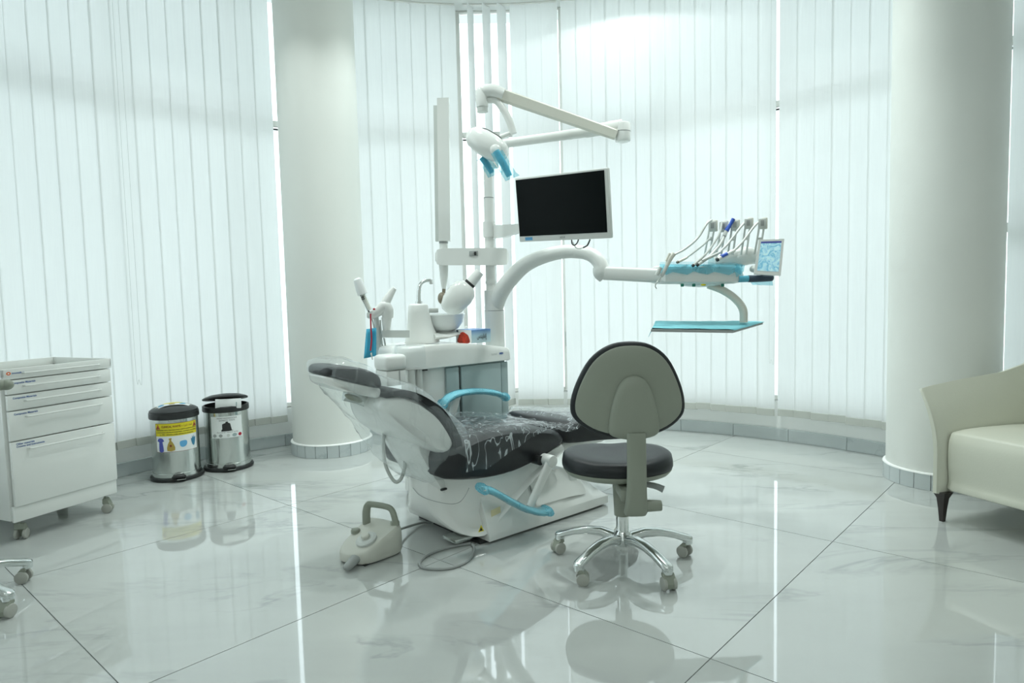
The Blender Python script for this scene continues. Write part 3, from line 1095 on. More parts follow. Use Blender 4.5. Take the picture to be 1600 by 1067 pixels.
# seat sheet
secs = []
for k in range(61):
    x = -0.12 + 1.20 * k / 60
    if x < 0.44:
        zt = 0.497 - 0.25 * max(0, x - 0.2) ** 1.4
    elif x < 0.60:
        zt = 0.462 - 0.018 * math.sin(PI * (x - 0.44) / 0.16)
    else:
        zt = 0.474 - 0.15 * (x - 0.6)
    row = []
    for j in range(45):
        v_ = -1 + 2 * j / 44
        y = v_ * 0.345
        drop = max(0, abs(y) - 0.262)
        lim = 0.08 * (1 - max(0, x) / 0.5) if x < 0.5 else 0.01
        yy = math.copysign(min(abs(y), 0.262) + 0.016 * min(1, drop / 0.02), y)
        p = V((x, yy, zt + 0.004 - min(drop * 1.9, max(0.02, 0.16 * max(0.1, 1 - max(0, x) / 0.42)))))
        n = noise.noise(V((x * 16, y * 16, 1)))
        rdg = 1 - abs(noise.noise(V((x * 9 + y * 6, y * 13 - x * 4, 5)))) * 4
        sp_ = math.atan2(y + 0.18, x - 0.0)
        d_ = math.hypot(x, y + 0.18)
        rad = max(0, 1 - d_ / 0.32) * max(0, math.sin(sp_ * 13)) ** 2
        p.z += 0.004 * n + 0.006 * max(0, rdg) + 0.012 * rad
        p.y += (0.010 * noise.noise(V((x * 30, 3, p.z * 14))) - 0.004) * (1 if drop > 0 else 0) * (1 if y > 0 else -1) * -1
        row.append(p)
    secs.append(row)
MB().loft(secs, closed=False, cap=False).obj('seat_sheet', 'film2', cover, angle=25)

# ================================================================== treatment unit (water unit) beside the chair
unit = thing('water_unit', 'white dental water unit with slate grey doors behind the chair', 'dental unit', CO, CA)


def rr_plan(x0, x1, y0, y1, rl, rrr, n=6):
    """plan outline, big radius on the left end, small on the right"""
    P = []
    for cx, cy, r, a in ((x1 - rrr, y0 + rrr, rrr, -90), (x1 - rrr, y1 - rrr, rrr, 0), (x0 + rl, y1 - rl, rl, 90), (x0 + rl, y0 + rl, rl, 180)):
        for k in range(n + 1):
            t = math.radians(a + 90 * k / n)
            P.append((cx + r * math.cos(t), cy + r * math.sin(t)))
    return P


def plan_prism(P, zs, sc_=None):
    cx = sum(p[0] for p in P) / len(P)
    cy = sum(p[1] for p in P) / len(P)
    return MB().loft([[(cx + (p[0] - cx) * s, cy + (p[1] - cy) * s, z(p[0]) if callable(z) else z) for p in P] for z, s in zs])


plan_prism(rr_plan(0.14, 0.30, 0.44, 0.70, 0.06, 0.02), [(0.02, 1), (0.72, 1)]).obj('pedestal', 'white', unit)
MB().box((0.50, 0.60, 0.37), (0.42, 0.33, 0.70), 0.01).obj('cabinet_body', 'door', unit)
MB().box((0.325, 0.432, 0.40), (0.085, 0.02, 0.62), 0.006).obj('door', 'door', unit)
MB().box((0.374, 0.436, 0.40), (0.008, 0.012, 0.63)).obj('door_gap', 'dark', unit)
MB().box((0.525, 0.432, 0.40), (0.285, 0.02, 0.62), 0.006).obj('door', 'door', unit)
MB().box((0.695, 0.434, 0.40), (0.05, 0.02, 0.62), 0.006).obj('corner_strip', 'door', unit)
ztop = lambda x: 0.842 - 0.05 * max(0, (x - 0.30) / 0.44) ** 1.6
zlip = lambda x: 0.722 + 0.0 * x
P = rr_plan(0.0, 0.74, 0.405, 0.78, 0.13, 0.03, 10)
Pd = []
for i in range(len(P)):
    a, b = P[i], P[(i + 1) % len(P)]
    nn = max(1, int(math.hypot(b[0] - a[0], b[1] - a[1]) / 0.05))
    Pd += [(a[0] + (b[0] - a[0]) * k / nn, a[1] + (b[1] - a[1]) * k / nn) for k in range(nn)]
tm = plan_prism(Pd, [(lambda x: 0.718, 0.97), (lambda x: 0.722, 1.0), (lambda x: ztop(x) - 0.035, 1.0), (lambda x: ztop(x) - 0.012, 0.985), (lambda x: ztop(x) - 0.002, 0.955), (lambda x: ztop(x), 0.90)])
tm.obj('top_cover', 'white', unit, angle=45)
text('model_mark', 'ELIMED', 0.013, 'mgrey', unit, lambda x, y: V((0.605 + x, 0.4035, 0.762 + y)))
text('model_mark', 'MIDI', 0.014, 'inkb', unit, lambda x, y: V((0.655 + x, 0.4035, 0.763 + y)), bold=0.001)
plan_prism(rr_plan(-0.005, 0.15, 0.395, 0.55, 0.10, 0.03), [(0.735, 1), (0.80, 1), (0.835, 0.97), (0.848, 0.90)]).obj('filter_cover', 'clear', unit)
for x in (0.07, 0.115):
    MB().cyl((x, 0.435, 0.56), (x, 0.435, 0.72), 0.021, 0.019, 16).obj('suction_tube', 'lgrey', unit)
MB().box((0.15, 0.432, 0.712), (0.03, 0.012, 0.008)).obj('tube_slot', 'dark', unit)
# side module with hose holders on the left
MB().box((-0.030, 0.475, 0.768), (0.13, 0.13, 0.080), 0.022, 3).obj('hose_manifold', 'white2', unit)
MB().box((-0.028, 0.475, 0.688), (0.115, 0.11, 0.078), 0.008).obj('hose_module', 'white2', unit)
MB().box((-0.010, 0.418, 0.69), (0.003, 0.004, 0.07)).obj('module_seam', 'mgrey', unit)
# faucet tower
secs = []
for z, rx, ry, ox in ((0.842, 0.100, 0.088, 0.0), (0.850, 0.100, 0.088, 0.0), (0.88, 0.090, 0.080, -0.004), (0.94, 0.073, 0.066, -0.012), (1.01, 0.062, 0.056, -0.018), (1.050, 0.056, 0.050, -0.020), (1.058, 0.050, 0.045, -0.020), (1.061, 0.036, 0.032, -0.020)):
    secs.append([(0.27 + ox + rx * math.cos(q), 0.63 + ry * math.sin(q), z) for q in [2 * PI * k / 28 for k in range(28)]])
MB().loft(secs).obj('faucet_tower', 'white2', unit, angle=50)
wing = []
for x, z0, z1, w in ((0.30, 0.848, 0.90, 0.085), (0.38, 0.856, 0.888, 0.10), (0.46, 0.868, 0.895, 0.09), (0.515, 0.885, 0.905, 0.05)):
    wing.append([(x, 0.62 + w * math.cos(q), (z0 + z1) / 2 + (z1 - z0) / 2 * math.sin(q)) for q in [2 * PI * k / 16 for k in range(16)]])
MB().loft(wing).obj('bowl_support', 'white2', unit, angle=60)
MB().lathe([(0.03, 0.0), (0.045, 0.002), (0.085, 0.02), (0.112, 0.055), (0.122, 0.098), (0.126, 0.102), (0.120, 0.103), (0.108, 0.058), (0.08, 0.026), (0.02, 0.012)], 36, (0.425, 0.64, 0.893)).obj('spittoon_bowl', 'bowl', unit, angle=60)
MB().cyl((0.425, 0.64, 0.872), (0.425, 0.64, 0.897), 0.05, 0.055, 24).obj('bowl_collar', 'white2', unit)
fa = MB()
fa.tube([(0.255, 0.63, 1.055), (0.258, 0.63, 1.12), (0.266, 0.628, 1.165), (0.29, 0.62, 1.186), (0.325, 0.61, 1.190)], [0.014, 0.012, 0.010, 0.009], 14, 6)
fa.cyl((0.325, 0.61, 1.193), (0.327, 0.609, 1.168), 0.011, n=14)
fa.cyl((0.255, 0.63, 1.055), (0.255, 0.63, 1.075), 0.019, n=16)
fa.obj('faucet', 'chrome', unit)
# trunk, pole, curved arm
TX, TY = 0.71, 0.525
MB().cyl((TX, TY, 0.76), (TX, TY, 1.005), 0.058, n=32).obj('trunk', 'white2', unit)
MB().cyl((TX, TY, 1.005), (TX, TY, 1.009), 0.0575, n=32).obj('trunk_joint', 'mgrey', unit)
tw = chloc(TX, TY, 0)
arm_px = [(775, 505, 0), (775.5, 484, 0.005), (786, 451, .05), (815, 418, .14), (848, 401, .22), (885, 393, .29), (918, 396, .36), (935, 408, .39), (942, 424, .40)]
pts = [wl(dp(x, y, tw.y - d)) for x, y, d in arm_px]
pts = [V((TX, TY, 0.94)), V((TX, TY, 0.985)), V((TX + 0.003, TY - 0.002, 1.03))] + pts[2:]
MB().tube(pts, [0.058, 0.057, 0.052, 0.047, 0.042, 0.038, 0.036, 0.038, 0.040], 22, 6).obj('curved_arm', 'white2', unit, angle=60)
sl = MB()
sl.tube([(TX - 0.004, TY, 1.0), (TX - 0.022, TY, 1.13)], [0.054, 0.040], 20, 1)
sl.obj('pole_socket', 'white2', unit)
ptop = 2.02
pol_ = MB()
pol_.cyl((TX - 0.022, TY, 1.12), (TX - 0.022, TY, 1.66), 0.0285, n=24)
pol_.cyl((TX - 0.022, TY, 1.66), (TX - 0.022, TY, ptop), 0.025, n=24)
pol_.cyl((TX - 0.022, TY, 1.165), (TX - 0.022, TY, 1.18), 0.032, n=24)
pol_.obj('pole', 'white2', unit)
MB().cyl((TX - 0.022, TY, 1.66), (TX - 0.022, TY, 1.665), 0.0295, n=24).obj('pole_joint', 'mgrey', unit)

# small funnel-shaped cup behind the carton, and the carton itself
cup = MB().lathe([(0.028, 0), (0.030, 0.004), (0.022, 0.05), (0.010, 0.095), (0.004, 0.10)], 20).obj('drinking_cup', 'white2')
cup.location = chloc(0.60, 0.66, 0.818)
tag(cup, 'small white cone-shaped cup behind the tissue carton', 'cup')
bx = thing('tissue_carton', 'blue and white carton with red print lying on the water unit', 'box', chloc(0.535, 0.505, 0.832), math.radians(42))
MB().box((0, 0, 0.0375), (0.14, 0.145, 0.075), 0.002, 1).obj('carton', 'carton', bx)
text('carton_print', arabic('إنفايندس'), 0.034, 'ink', bx, lambda x, y: V((0.002 + x, -0.0735, 0.036 + y)), bold=0.0006, width=0.070)
fx = lambda x, y: V((-0.0707, -x, 0.0375 + y))
flat('side_panel', [(-0.071, -0.037), (0.071, -0.037), (0.071, 0.037), (-0.071, 0.037)], 'label', bx, fx)
fx2 = lambda x, y: V((-0.0711, -x, 0.0375 + y))
flat('red_picture', cat([(-0.055, -0.036), (0.05, -0.036), (0.042, 0.005), (0.018, 0.016), (0.0, 0.024), (-0.025, 0.020), (-0.045, 0.0)], 4, True), 'redt', bx, fx2)
flat('corner_mark', [(-0.066, 0.018), (-0.048, 0.018), (-0.048, 0.034), (-0.066, 0.034)], 'navy', bx, fx2)

# x-ray arm on the pole
xr = thing('xray_arm', 'white folded dental x-ray arm with tube head hanging by the pole', 'x-ray', chloc(TX, TY, 0), 0)
XL = local_of(xr)
XY = tw.y - 0.02


def xp(x, y, d=0.0):
    return XL @ dp(x, y, XY - d)


MBx = MB()
secs = []
for x, h0, h1, dd in ((680, 396, 407, 0.02), (683, 390, 413, 0.04), (692, 388, 414.5, 0.05), (784, 387, 414.5, 0.05), (792, 389, 413, 0.04), (795, 396, 407, 0.02)):
    secs.append([xp(x, h0, dd), xp(x, h0, -dd), xp(x, h1, -dd), xp(x, h1, dd)])
MBx.loft(secs).obj('cross_box', 'white2', xr, angle=30)
MB().box(xp(740, 396, 0.052), (0.05, 0.006, 0.030), 0.004).obj('switch', 'mgrey', xr)
MB().box(xp(742.5, 396, 0.056), (0.014, 0.006, 0.020), 0.002).obj('switch_key', 'dark', xr)
b0, b1 = xp(692, 377, 0), xp(689.5, 155, 0)
d_ = (b1 - b0).normalized()
sd = V((1, 0, 0))
MB().loft([[p + sd * w + V((0, y, 0)) for w, y in ((-0.022, -0.03), (0.046, -0.03), (0.046, 0.03), (-0.022, 0.03))] for p in (b0, b0 + d_ * 0.01, b1)]).obj('upper_arm', 'white2', xr)
c0, c1 = xp(684, 377, -0.04), xp(681, 166, -0.04)
MB().loft([[p + sd * w + V((0, y, 0)) for w, y in ((-0.012, -0.02), (0.02, -0.02), (0.02, 0.03), (-0.012, 0.03))] for p in (c0, c1)]).obj('inner_arm', 'lgrey', xr)
MB().cyl(xp(693, 390), xp(693, 374), 0.024, n=20).obj('arm_pivot', 'white2', xr)
MB().cyl(xp(693, 380.5), xp(693, 377), 0.026, n=20).obj('pivot_ring', 'mgrey', xr)
MB().tube([xp(693, 412), xp(693.5, 430), xp(693.5, 445), xp(693.7, 452)], [0.028, 0.024, 0.016, 0.010], 18, 4).obj('drop_cone', 'white2', xr)
MB().tube([xp(693.7, 450), xp(693, 462)], [0.011, 0.009], 12, 1).obj('drop_neck', 'brown', xr)
MB().ell(xp(691, 466, 0.02), (0.027, 0.035, 0.036)).obj('swivel_ball', 'brown', xr)
hm = []
ax = (xp(737, 440, 0.05) - xp(697, 487, 0.05)).normalized()
sx_ = ax.cross(V((0, 1, 0))).normalized()
sy_ = ax.cross(sx_).normalized()
q0 = xp(697, 487, 0.05)
for t, w, h in ((0.0, 0.030, 0.03), (0.012, 0.050, 0.045), (0.06, 0.072, 0.062), (0.13, 0.078, 0.068), (0.175, 0.070, 0.062), (0.20, 0.045, 0.045), (0.207, 0.034, 0.034)):
    hm.append([q0 + ax * t + sx_ * w * math.copysign(abs(math.cos(q)) ** 0.75, math.cos(q)) + sy_ * h * math.copysign(abs(math.sin(q)) ** 0.75, math.sin(q)) for q in [2 * PI * k / 24 for k in range(24)]])
MB().loft(hm).obj('tube_head', 'white', xr, angle=60)
MB().tube([q0 + ax * 0.205, q0 + ax * 0.222], [0.033, 0.033], 24, 1).obj('cone_ring', 'ink', xr)
MB().tube([q0 + ax * 0.222, q0 + ax * 0.305], [0.032, 0.026], 24, 1).obj('beam_cone', 'white2', xr)

# assistant's instrument holder on the left
ah = thing('assistant_holder', 'white assistant holder arm with hoses at the left of the water unit', 'holder', chloc(0.10, 0.66, 0), 0)
AL = local_of(ah)
AY = 3.62


def ap(x, y, d=0.0):
    return AL @ dp(x, y, AY - d)


secs = []
for x in (597, 601, 640):
    secs.append([ap(x, 516, 0.02), ap(x, 516, -0.02), ap(x, 527.5, -0.02), ap(x, 527.5, 0.02)])
MB().loft(secs).obj('swing_bar', 'lgrey', ah)
MB().box((ap(674, 485) + ap(681, 485)) / 2, (0.05, 0.03, 0.025), 0.004).obj('bar_end', 'lgrey', ah)
MB().tube([ap(604, 517), ap(604, 506), ap(604, 496)], [0.020, 0.024, 0.028], 18, 3).obj('holder_post', 'white2', ah)
MB().tube([ap(574, 492, 0.02), ap(583, 491, 0.02), ap(594, 484, 0.02), ap(601, 478, 0.02), ap(605, 484, 0.01), ap(606, 496, 0.0)], [0.018, 0.026, 0.028, 0.030, 0.034, 0.030], 16, 5).obj('holder_head', 'white2', ah)
MB().tube([ap(597, 484, 0.02), ap(605, 468, 0.01), ap(613, 455, 0.0), ap(617, 450, 0.0)], [0.028, 0.024, 0.017, 0.012], 16, 4).obj('holder_horn', 'white2', ah)
for pts_, r in (([(587, 492), (590, 520), (592, 560), (590, 600)], 0.014), ([(594, 500), (596, 530), (599, 552), (601, 590)], 0.005), ([(600, 528), (603, 545), (606, 556)], 0.005), ([(596, 528), (591, 552), (588, 590)], 0.0045), ([(581, 497), (585, 515), (586, 530)], 0.004)):
    MB().tube([ap(x, y, 0.0) for x, y in pts_], r, 8, 4).obj('hose', 'lgrey', ah)
sy = thing('suction_handpiece', 'clear suction handpiece with white cup lid in the assistant holder', 'handpiece', dp(577, 488, AY - 0.03), 0)
SL = local_of(sy)
sp2 = lambda x, y: SL @ dp(x, y, AY - 0.05)
MB().tube([sp2(579, 487), sp2(566, 459)], [0.017, 0.017], 16, 1).obj('clear_barrel', 'film', sy)
MB().tube([sp2(578, 484), sp2(567, 461)], [0.011, 0.012], 12, 1).obj('inner_rod', 'cream', sy)
MB().tube([sp2(577, 488), sp2(562.5, 459)], [0.004, 0.004], 8, 1).obj('black_stripe', 'dark', sy)
MB().tube([sp2(567, 460), sp2(563.5, 451), sp2(558.5, 437), sp2(557.5, 435)], [0.027, 0.027, 0.021, 0.013], 20, 1).obj('cup_lid', 'label', sy)
text('barrel_mark', 'B', 0.03, 'ink', sy, lambda x, y: sp2(568.5, 465.5) + V((x, -0.022, y)), bold=0.001)
bib = thing('paper_bib', 'blue paper bib hanging below the assistant holder', 'bib', dp(578, 560, AY - 0.07), 0)
BL = local_of(bib)
secs = []
for k in range(7):
    t = k / 6
    y = 513 + 47 * t
    xl, xr_ = 573 - 4.5 * t, 588 + 0.0 * t
    secs.append([BL @ dp(xl + (xr_ - xl) * j / 6, y - (4.0 * j / 6 if t > 0.9 else -1 + 0.3 * j), AY - 0.05 - 0.012 * math.sin(j * 1.1 + t)) for j in range(7)])
bb_ = MB().loft(secs, closed=False, cap=False).obj('bib_sheet', 'paperb', bib)
sol = bb_.modifiers.new('thickness', 'SOLIDIFY')
sol.thickness = 0.002
cl = thing('bib_clip', 'red cord with metal clip dangling in front of the blue bib', 'clip', dp(580, 560, AY - 0.09), 0)
CL = local_of(cl)
cp2 = lambda x, y: CL @ dp(x, y, AY - 0.09)
MB().tube([cp2(579, 490), cp2(579.5, 510), cp2(580.5, 530), cp2(579, 548)], 0.0042, 8, 4).obj('red_cord', 'red', cl)
MB().tube([cp2(579.5, 551), cp2(581, 557), cp2(582, 562)], [0.006, 0.004, 0.002], 8, 1).obj('metal_clip', 'steel', cl)
MB().box(cp2(584.5, 483), (0.012, 0.01, 0.01), 0.002).obj('red_tab', 'red', cl)

# ================================================================== operating lamp
lamp = thing('operating_lamp', 'white dental operating lamp on a folding arm above the monitor', 'lamp', chloc(TX, TY, 1.9), 0)
LL = local_of(lamp)


def lp(x, y, Y):
    return LL @ dp(x, y, Y)


PY = tw.y
MB().cyl(lp(770, 262, PY), lp(770, 228, PY), 0.034, 0.030, 20).obj('pole_collar', 'white2', lamp)
MB().tube([lp(772, 236, PY), lp(786, 226, PY - 0.01), lp(805, 222, PY - 0.03), lp(860, 214.5, PY - 0.09), lp(920, 206, PY - 0.16)], [0.028, 0.026, 0.026, 0.026, 0.029], 18, 5).obj('lower_arm', 'white2', lamp)
MB().tube([lp(915, 207, PY - 0.155), lp(945, 201, PY - 0.19), lp(972, 197.5, PY - 0.22)], [0.030, 0.034, 0.038], 18, 4).obj('lower_arm_head', 'white2', lamp)
JY = PY - 0.22
kn = MB()
kn.cyl(lp(973, 222, JY), lp(973, 191, JY), 0.043, n=24, bev=0.012)
kn.obj('elbow_joint', 'white', lamp)
MB().cyl(lp(973, 206.5, JY), lp(973, 205.3, JY), 0.0437, n=24).obj('joint_gap', 'mgrey', lamp)
UY = PY - 0.34
e0, e1 = lp(962, 211, JY - 0.02), lp(778, 147, UY)
ax = (e1 - e0).normalized()
up = (V((0, 0, 1)) - ax * ax.z).normalized()
sd = ax.cross(up)
MB().loft([[p + up * u_ * s + sd * w_ * s for u_, w_ in ((-0.022, -0.016), (0.020, -0.022), (0.028, -0.014), (0.028, 0.014), (0.020, 0.022), (-0.022, 0.016), (-0.030, 0.0))] for p, s in ((e0, 0.95), (e0 + ax * 0.1, 1.0), (e1 - ax * 0.1, 1.12), (e1, 1.1))]).obj('upper_arm', 'cream', lamp, angle=30)
MB().tube([lp(787, 148, UY), lp(770, 142, UY), lp(755, 143, UY), lp(750, 146, UY)], [0.032, 0.036, 0.034, 0.026], 18, 4).obj('upper_arm_head', 'white', lamp)
MB().cyl(lp(753.5, 168, UY), lp(752, 141, UY), 0.032, n=24, bev=0.004).obj('swivel', 'white', lamp)
MB().cyl(lp(754, 175, UY), lp(753.5, 167, UY), 0.029, n=24).obj('swivel_cap', 'lgrey', lamp)
MB().tube([lp(757, 157, UY), lp(774, 157.5, UY), lp(785, 169, UY), lp(795, 187, UY), lp(802, 209, UY)], [0.014, 0.017, 0.019, 0.020, 0.020], 14, 5).obj('yoke', 'white2', lamp)
MB().cyl(lp(798, 208, UY), lp(782, 214, UY), 0.012, n=14).obj('yoke_pin', 'white2', lamp)
h0, h1 = lp(734, 210, UY + 0.02), lp(790, 243, UY - 0.02)
ax = (h1 - h0).normalized()
nrm = ax.cross(V((0.25, 1, -0.1))).normalized()
oth = ax.cross(nrm).normalized()
ctr = (h0 + h1) / 2
hs_ = []
for t, w, h in ((-0.120, 0.012, 0.02), (-0.117, 0.032, 0.04), (-0.09, 0.055, 0.062), (-0.03, 0.066, 0.075), (0.03, 0.066, 0.078), (0.075, 0.058, 0.070), (0.105, 0.044, 0.055), (0.117, 0.022, 0.03)):
    hs_.append([ctr + ax * t + nrm * w * math.copysign(abs(math.cos(q)) ** 0.8, math.cos(q)) + oth * h * math.copysign(abs(math.sin(q)) ** 0.8, math.sin(q)) for q in [2 * PI * k / 24 for k in range(24)]])
MB().loft(hs_).obj('lamp_head', 'white', lamp, angle=60)
MB().loft([[ctr + ax * t + nrm * (s * 0.0672) + oth * w * 0.03 for w in (-1, 1)] for t, s in ((-0.07, 0.90), (-0.03, 1.0), (0.03, 1.0), (0.05, 0.97))], closed=False, cap=False).obj('head_panel', 'lgrey', lamp)
MB().ell(lp(774, 234, UY - 0.075), (0.030, 0.016, 0.030)).obj('handle_boss', 'white', lamp)
for x0, y0, x1, y1, dY, r in ((775, 236, 796, 275, -0.085, 0.0185), (753, 246, 769, 270, 0.05, 0.0165)):
    MB().tube([lp(x0, y0, UY + dY), lp((x0 + x1) / 2, (y0 + y1) / 2 - 1, UY + dY), lp(x1, y1, UY + dY)], [r, r * 1.05, r * 0.85], 16, 4).obj('handle', 'blue', lamp)
    c_ = lp(x1 + 2, y1 + 1, UY + dY)
    MB().loft([[lp(x0 - 8, y0 + 4, UY + dY - 0.02), lp(x0 + 10, y0 - 2, UY + dY - 0.02)], [lp(x1 - 12, y1 - 2, UY + dY - 0.024), lp(x1 + 10, y1 - 6, UY + dY - 0.022)], [lp(x1 - 6, y1 + 8, UY + dY - 0.018), lp(x1 + 16, y1 - 1, UY + dY - 0.012)]], closed=False, cap=False).obj('film_sleeve', 'bluef', lamp)

# ================================================================== monitor
TL, TR, BRc, BLc = dp(803, 279, 3.30), dp(947, 262, 2.98), dp(956, 372, 3.01), dp(813, 378, 3.33)
mc = (TL + TR + BRc + BLc) / 4
mx = ((TR + BRc) - (TL + BLc)).normalized()
mz = ((TL + TR) - (BLc + BRc))
mz = (mz - mx * mz.dot(mx)).normalized()
my = mz.cross(mx).normalized()
mw = ((TR - TL).length + (BRc - BLc).length) / 2
mh = ((TL - BLc).length + (TR - BRc).length) / 2
mon = bpy.data.objects.new('monitor', None)
COL.objects.link(mon)
mon.matrix_world = MX(((mx.x, my.x, mz.x, mc.x), (mx.y, my.y, mz.y, mc.y), (mx.z, my.z, mz.z, mc.z), (0, 0, 0, 1)))
tag(mon, 'flat white monitor with a dark screen on the dental unit pole', 'monitor')
MB().box((0, 0.012, 0), (mw, 0.026, mh), 0.005).obj('housing', 'white2', mon)
MB().box((-0.004, -0.0025, 0.009), (mw - 0.022, 0.004, mh - 0.036), 0.0005, 1).obj('screen', 'screen', mon)
MB().box((0, 0.042, -0.02), (mw * 0.55, 0.045, mh * 0.55), 0.015).obj('rear_bulge', 'white2', mon)
mt = lambda ox, oz: (lambda x, y: V((ox + x, -0.0018, oz + y)))
text('brand_mark', 'ASUS', 0.013, 'mgrey', mon, mt(0.0, -mh / 2 + 0.013), bold=0.0004)
flat('blue_sticker', [(-0.022, -0.0075), (0.022, -0.0075), (0.022, 0.0075), (-0.022, 0.0075)], 'maskb', mon, mt(-mw / 2 + 0.06, -mh / 2 + 0.014))
bk = MB()
Wi = mon.matrix_world.inverted()
mp_ = lambda x, y, Y: Wi @ dp(x, y, Y)
pole_w = chloc(TX - 0.022, TY, 0)
secs = []
for x, y, Y, h, w in ((771, 362, pole_w.y, 0.040, 0.03), (788, 361, pole_w.y - 0.07, 0.036, 0.026), (815, 356, pole_w.y - 0.28, 0.022, 0.02), (865, 340, 3.26, 0.022, 0.02)):
    p = dp(x, y, Y)
    secs.append([Wi @ (p + V((w * a, w * a * 0.4, h * b))) for a, b in ((-0.6, -1), (0.6, -1), (0.6, 1), (-0.6, 1))])
bk.loft(secs).obj('bracket_arm', 'white2', mon, angle=30)
MB().cyl(Wi @ (pole_w + V((0, 0, 1.435))), Wi @ (pole_w + V((0, 0, 1.525))), 0.037, n=24).obj('pole_clamp', 'white2', mon)
for pts_, r, m_ in (([(893, 372), (894, 381), (898, 383), (902, 379), (904, 373)], 0.003, 'dark'), ([(895, 378), (900, 387), (908, 388), (916, 384), (922, 373)], 0.0022, 'lgrey'), ([(911, 387), (918, 383), (922, 374)], 0.0035, 'dark')):
    MB().tube([mp_(x, y, 3.18) for x, y in pts_], r, 7, 5).obj('cable', m_, mon)

# ================================================================== delivery unit (instrument table)
DY = 3.42
ep = dp(942, 424, tw.y - 0.40)
dl = thing('instrument_table', 'white dental instrument table on a swing arm over the chair', 'instrument table', dp(1098, 445, DY + 0.12), 0)
DL = local_of(dl)


def dq(x, y, Y=None, d=0.0):
    return DL @ dp(x, y, (Y if Y else DY) + d)


EY = tw.y - 0.40
MB().tube([dq(938, 418, EY), dq(939, 426, EY), dq(945, 433, EY)], [0.040, 0.042, 0.036], 20, 4).obj('elbow', 'white2', dl)
e0, e1 = dq(934, 426.5, EY), dq(1040, 431.5, DY + 0.06)
ax = (e1 - e0).normalized()
sd = ax.cross(V((0, 0, 1))).normalized()
sc2 = []
for p, s in ((e0, 0.55), (e0 + ax * 0.008, 0.85), (e0 + ax * 0.03, 1.0), (e1, 1.06)):
    sc2.append([p + sd * 0.030 * s * math.copysign(abs(math.cos(q)) ** 0.5, math.cos(q)) + V((0, 0, 0.035 * s * math.copysign(abs(math.sin(q)) ** 0.5, math.sin(q)))) for q in [2 * PI * k / 20 for k in range(20)]])
MB().loft(sc2).obj('swing_arm', 'white2', dl, angle=40)
bd = []
for x, yt, yb, dd in ((1031, 425, 434, 0.08), (1034, 416, 441, 0.0), (1040, 413, 443, -0.02), (1098, 413, 443.5, -0.03), (1148, 413.5, 443, -0.02), (1158, 417, 441, 0.0), (1162, 426, 434, 0.08)):
    p0, p1 = dq(x, yt, DY + dd), dq(x, yb, DY + dd)
    depth = 0.26 - abs(dd - 0.03) * 0.4
    bd.append([p0 + V((0, 0.02, 0)), p0 + V((0, 0.0, -0.012)), p1 + V((0, 0.0, 0.010)), p1 + V((0, 0.02, 0)), p1 + V((0, depth, 0)), p0 + V((0, depth, 0))])
MB().loft(bd).obj('table_body', 'white2', dl, angle=35)
MB().ell(dq(1098, 443, DY + 0.08), (0.12, 0.09, 0.018)).obj('under_pan', 'white2', dl)
for x in (1066, 1084, 1129):
    MB().box(dq(x, 445.5, DY - 0.03), (0.016, 0.010, 0.016), 0.003).obj('green_button', 'green', dl)
MB().ell(dq(1099, 445, DY - 0.03), (0.014, 0.004, 0.005)).obj('yellow_lamp', 'yellow', dl)
MB().tube([dq(1106, 446, DY + 0.06), dq(1130, 454, DY + 0.05), dq(1150, 468, DY + 0.04), dq(1161, 484, DY + 0.03), dq(1162, 503.5, DY + 0.03)], [0.016, 0.020, 0.020, 0.021, 0.020], 14, 5).obj('tray_arm', 'cream', dl)
TF, TB = DY - 0.12, DY + 0.13
t4 = [dq(1017, 514.5, TF), dq(1145, 516.5, TF), dq(1192, 503, TB), dq(1030, 503, TB)]
nz = V((0, 0, 0.012))
MB().loft([[p - nz for p in t4], t4]).obj('tray', 'mgrey', dl)
# film over the table top
fs = []
for k in range(13):
    x = 1030 + 130 * k / 12
    row = []
    for j, (y, dd) in enumerate(((427, -0.036), (420, -0.036), (412.5, -0.02), (410.5, 0.08), (409, 0.2))):
        yy = y + (3 * math.sin(k * 2.1) if j == 0 else 0) + (4 if k == 12 else 0)
        row.append(dq(x + (0 if k else 1), yy, DY + dd) + noise.noise_vector(V((k * 0.9, j * 0.8, 2))) * 0.004)
    fs.append(row)
MB().loft(fs, closed=False, cap=False).obj('blue_film', 'bluef', dl, angle=30)
MB().loft([[dq(1150, 412, DY - 0.04), dq(1164, 414, DY - 0.04)], [dq(1148, 424, DY - 0.045), dq(1162, 424, DY - 0.045)], [dq(1151, 433, DY - 0.045), dq(1155, 430, DY - 0.045)]], closed=False, cap=False).obj('film_flap', 'bluef', dl)
MB().tube([dq(1154, 436, DY), dq(1170, 435.5, DY)], 0.017, 14, 1).obj('handle_stem', 'blue', dl)
MB().tube([dq(1169, 435.5, DY), dq(1180, 435.5, DY), dq(1204, 434.5, DY), dq(1208, 434.5, DY)], [0.018, 0.018, 0.017, 0.011], 16, 3).obj('handle', 'navy', dl)
MB().loft([[dq(1172, 441, DY - 0.02), dq(1207, 439, DY - 0.02)], [dq(1176, 445, DY - 0.03), dq(1208, 446, DY - 0.03)]], closed=False, cap=False).obj('handle_film', 'bluef', dl)
sb = MB()
sb.tube([dq(1112, 411, DY + 0.12), dq(1165, 400, DY + 0.14), dq(1192, 404, DY + 0.10)], [0.045, 0.05, 0.03], 14, 4)
sb.obj('rear_shroud', 'white2', dl)
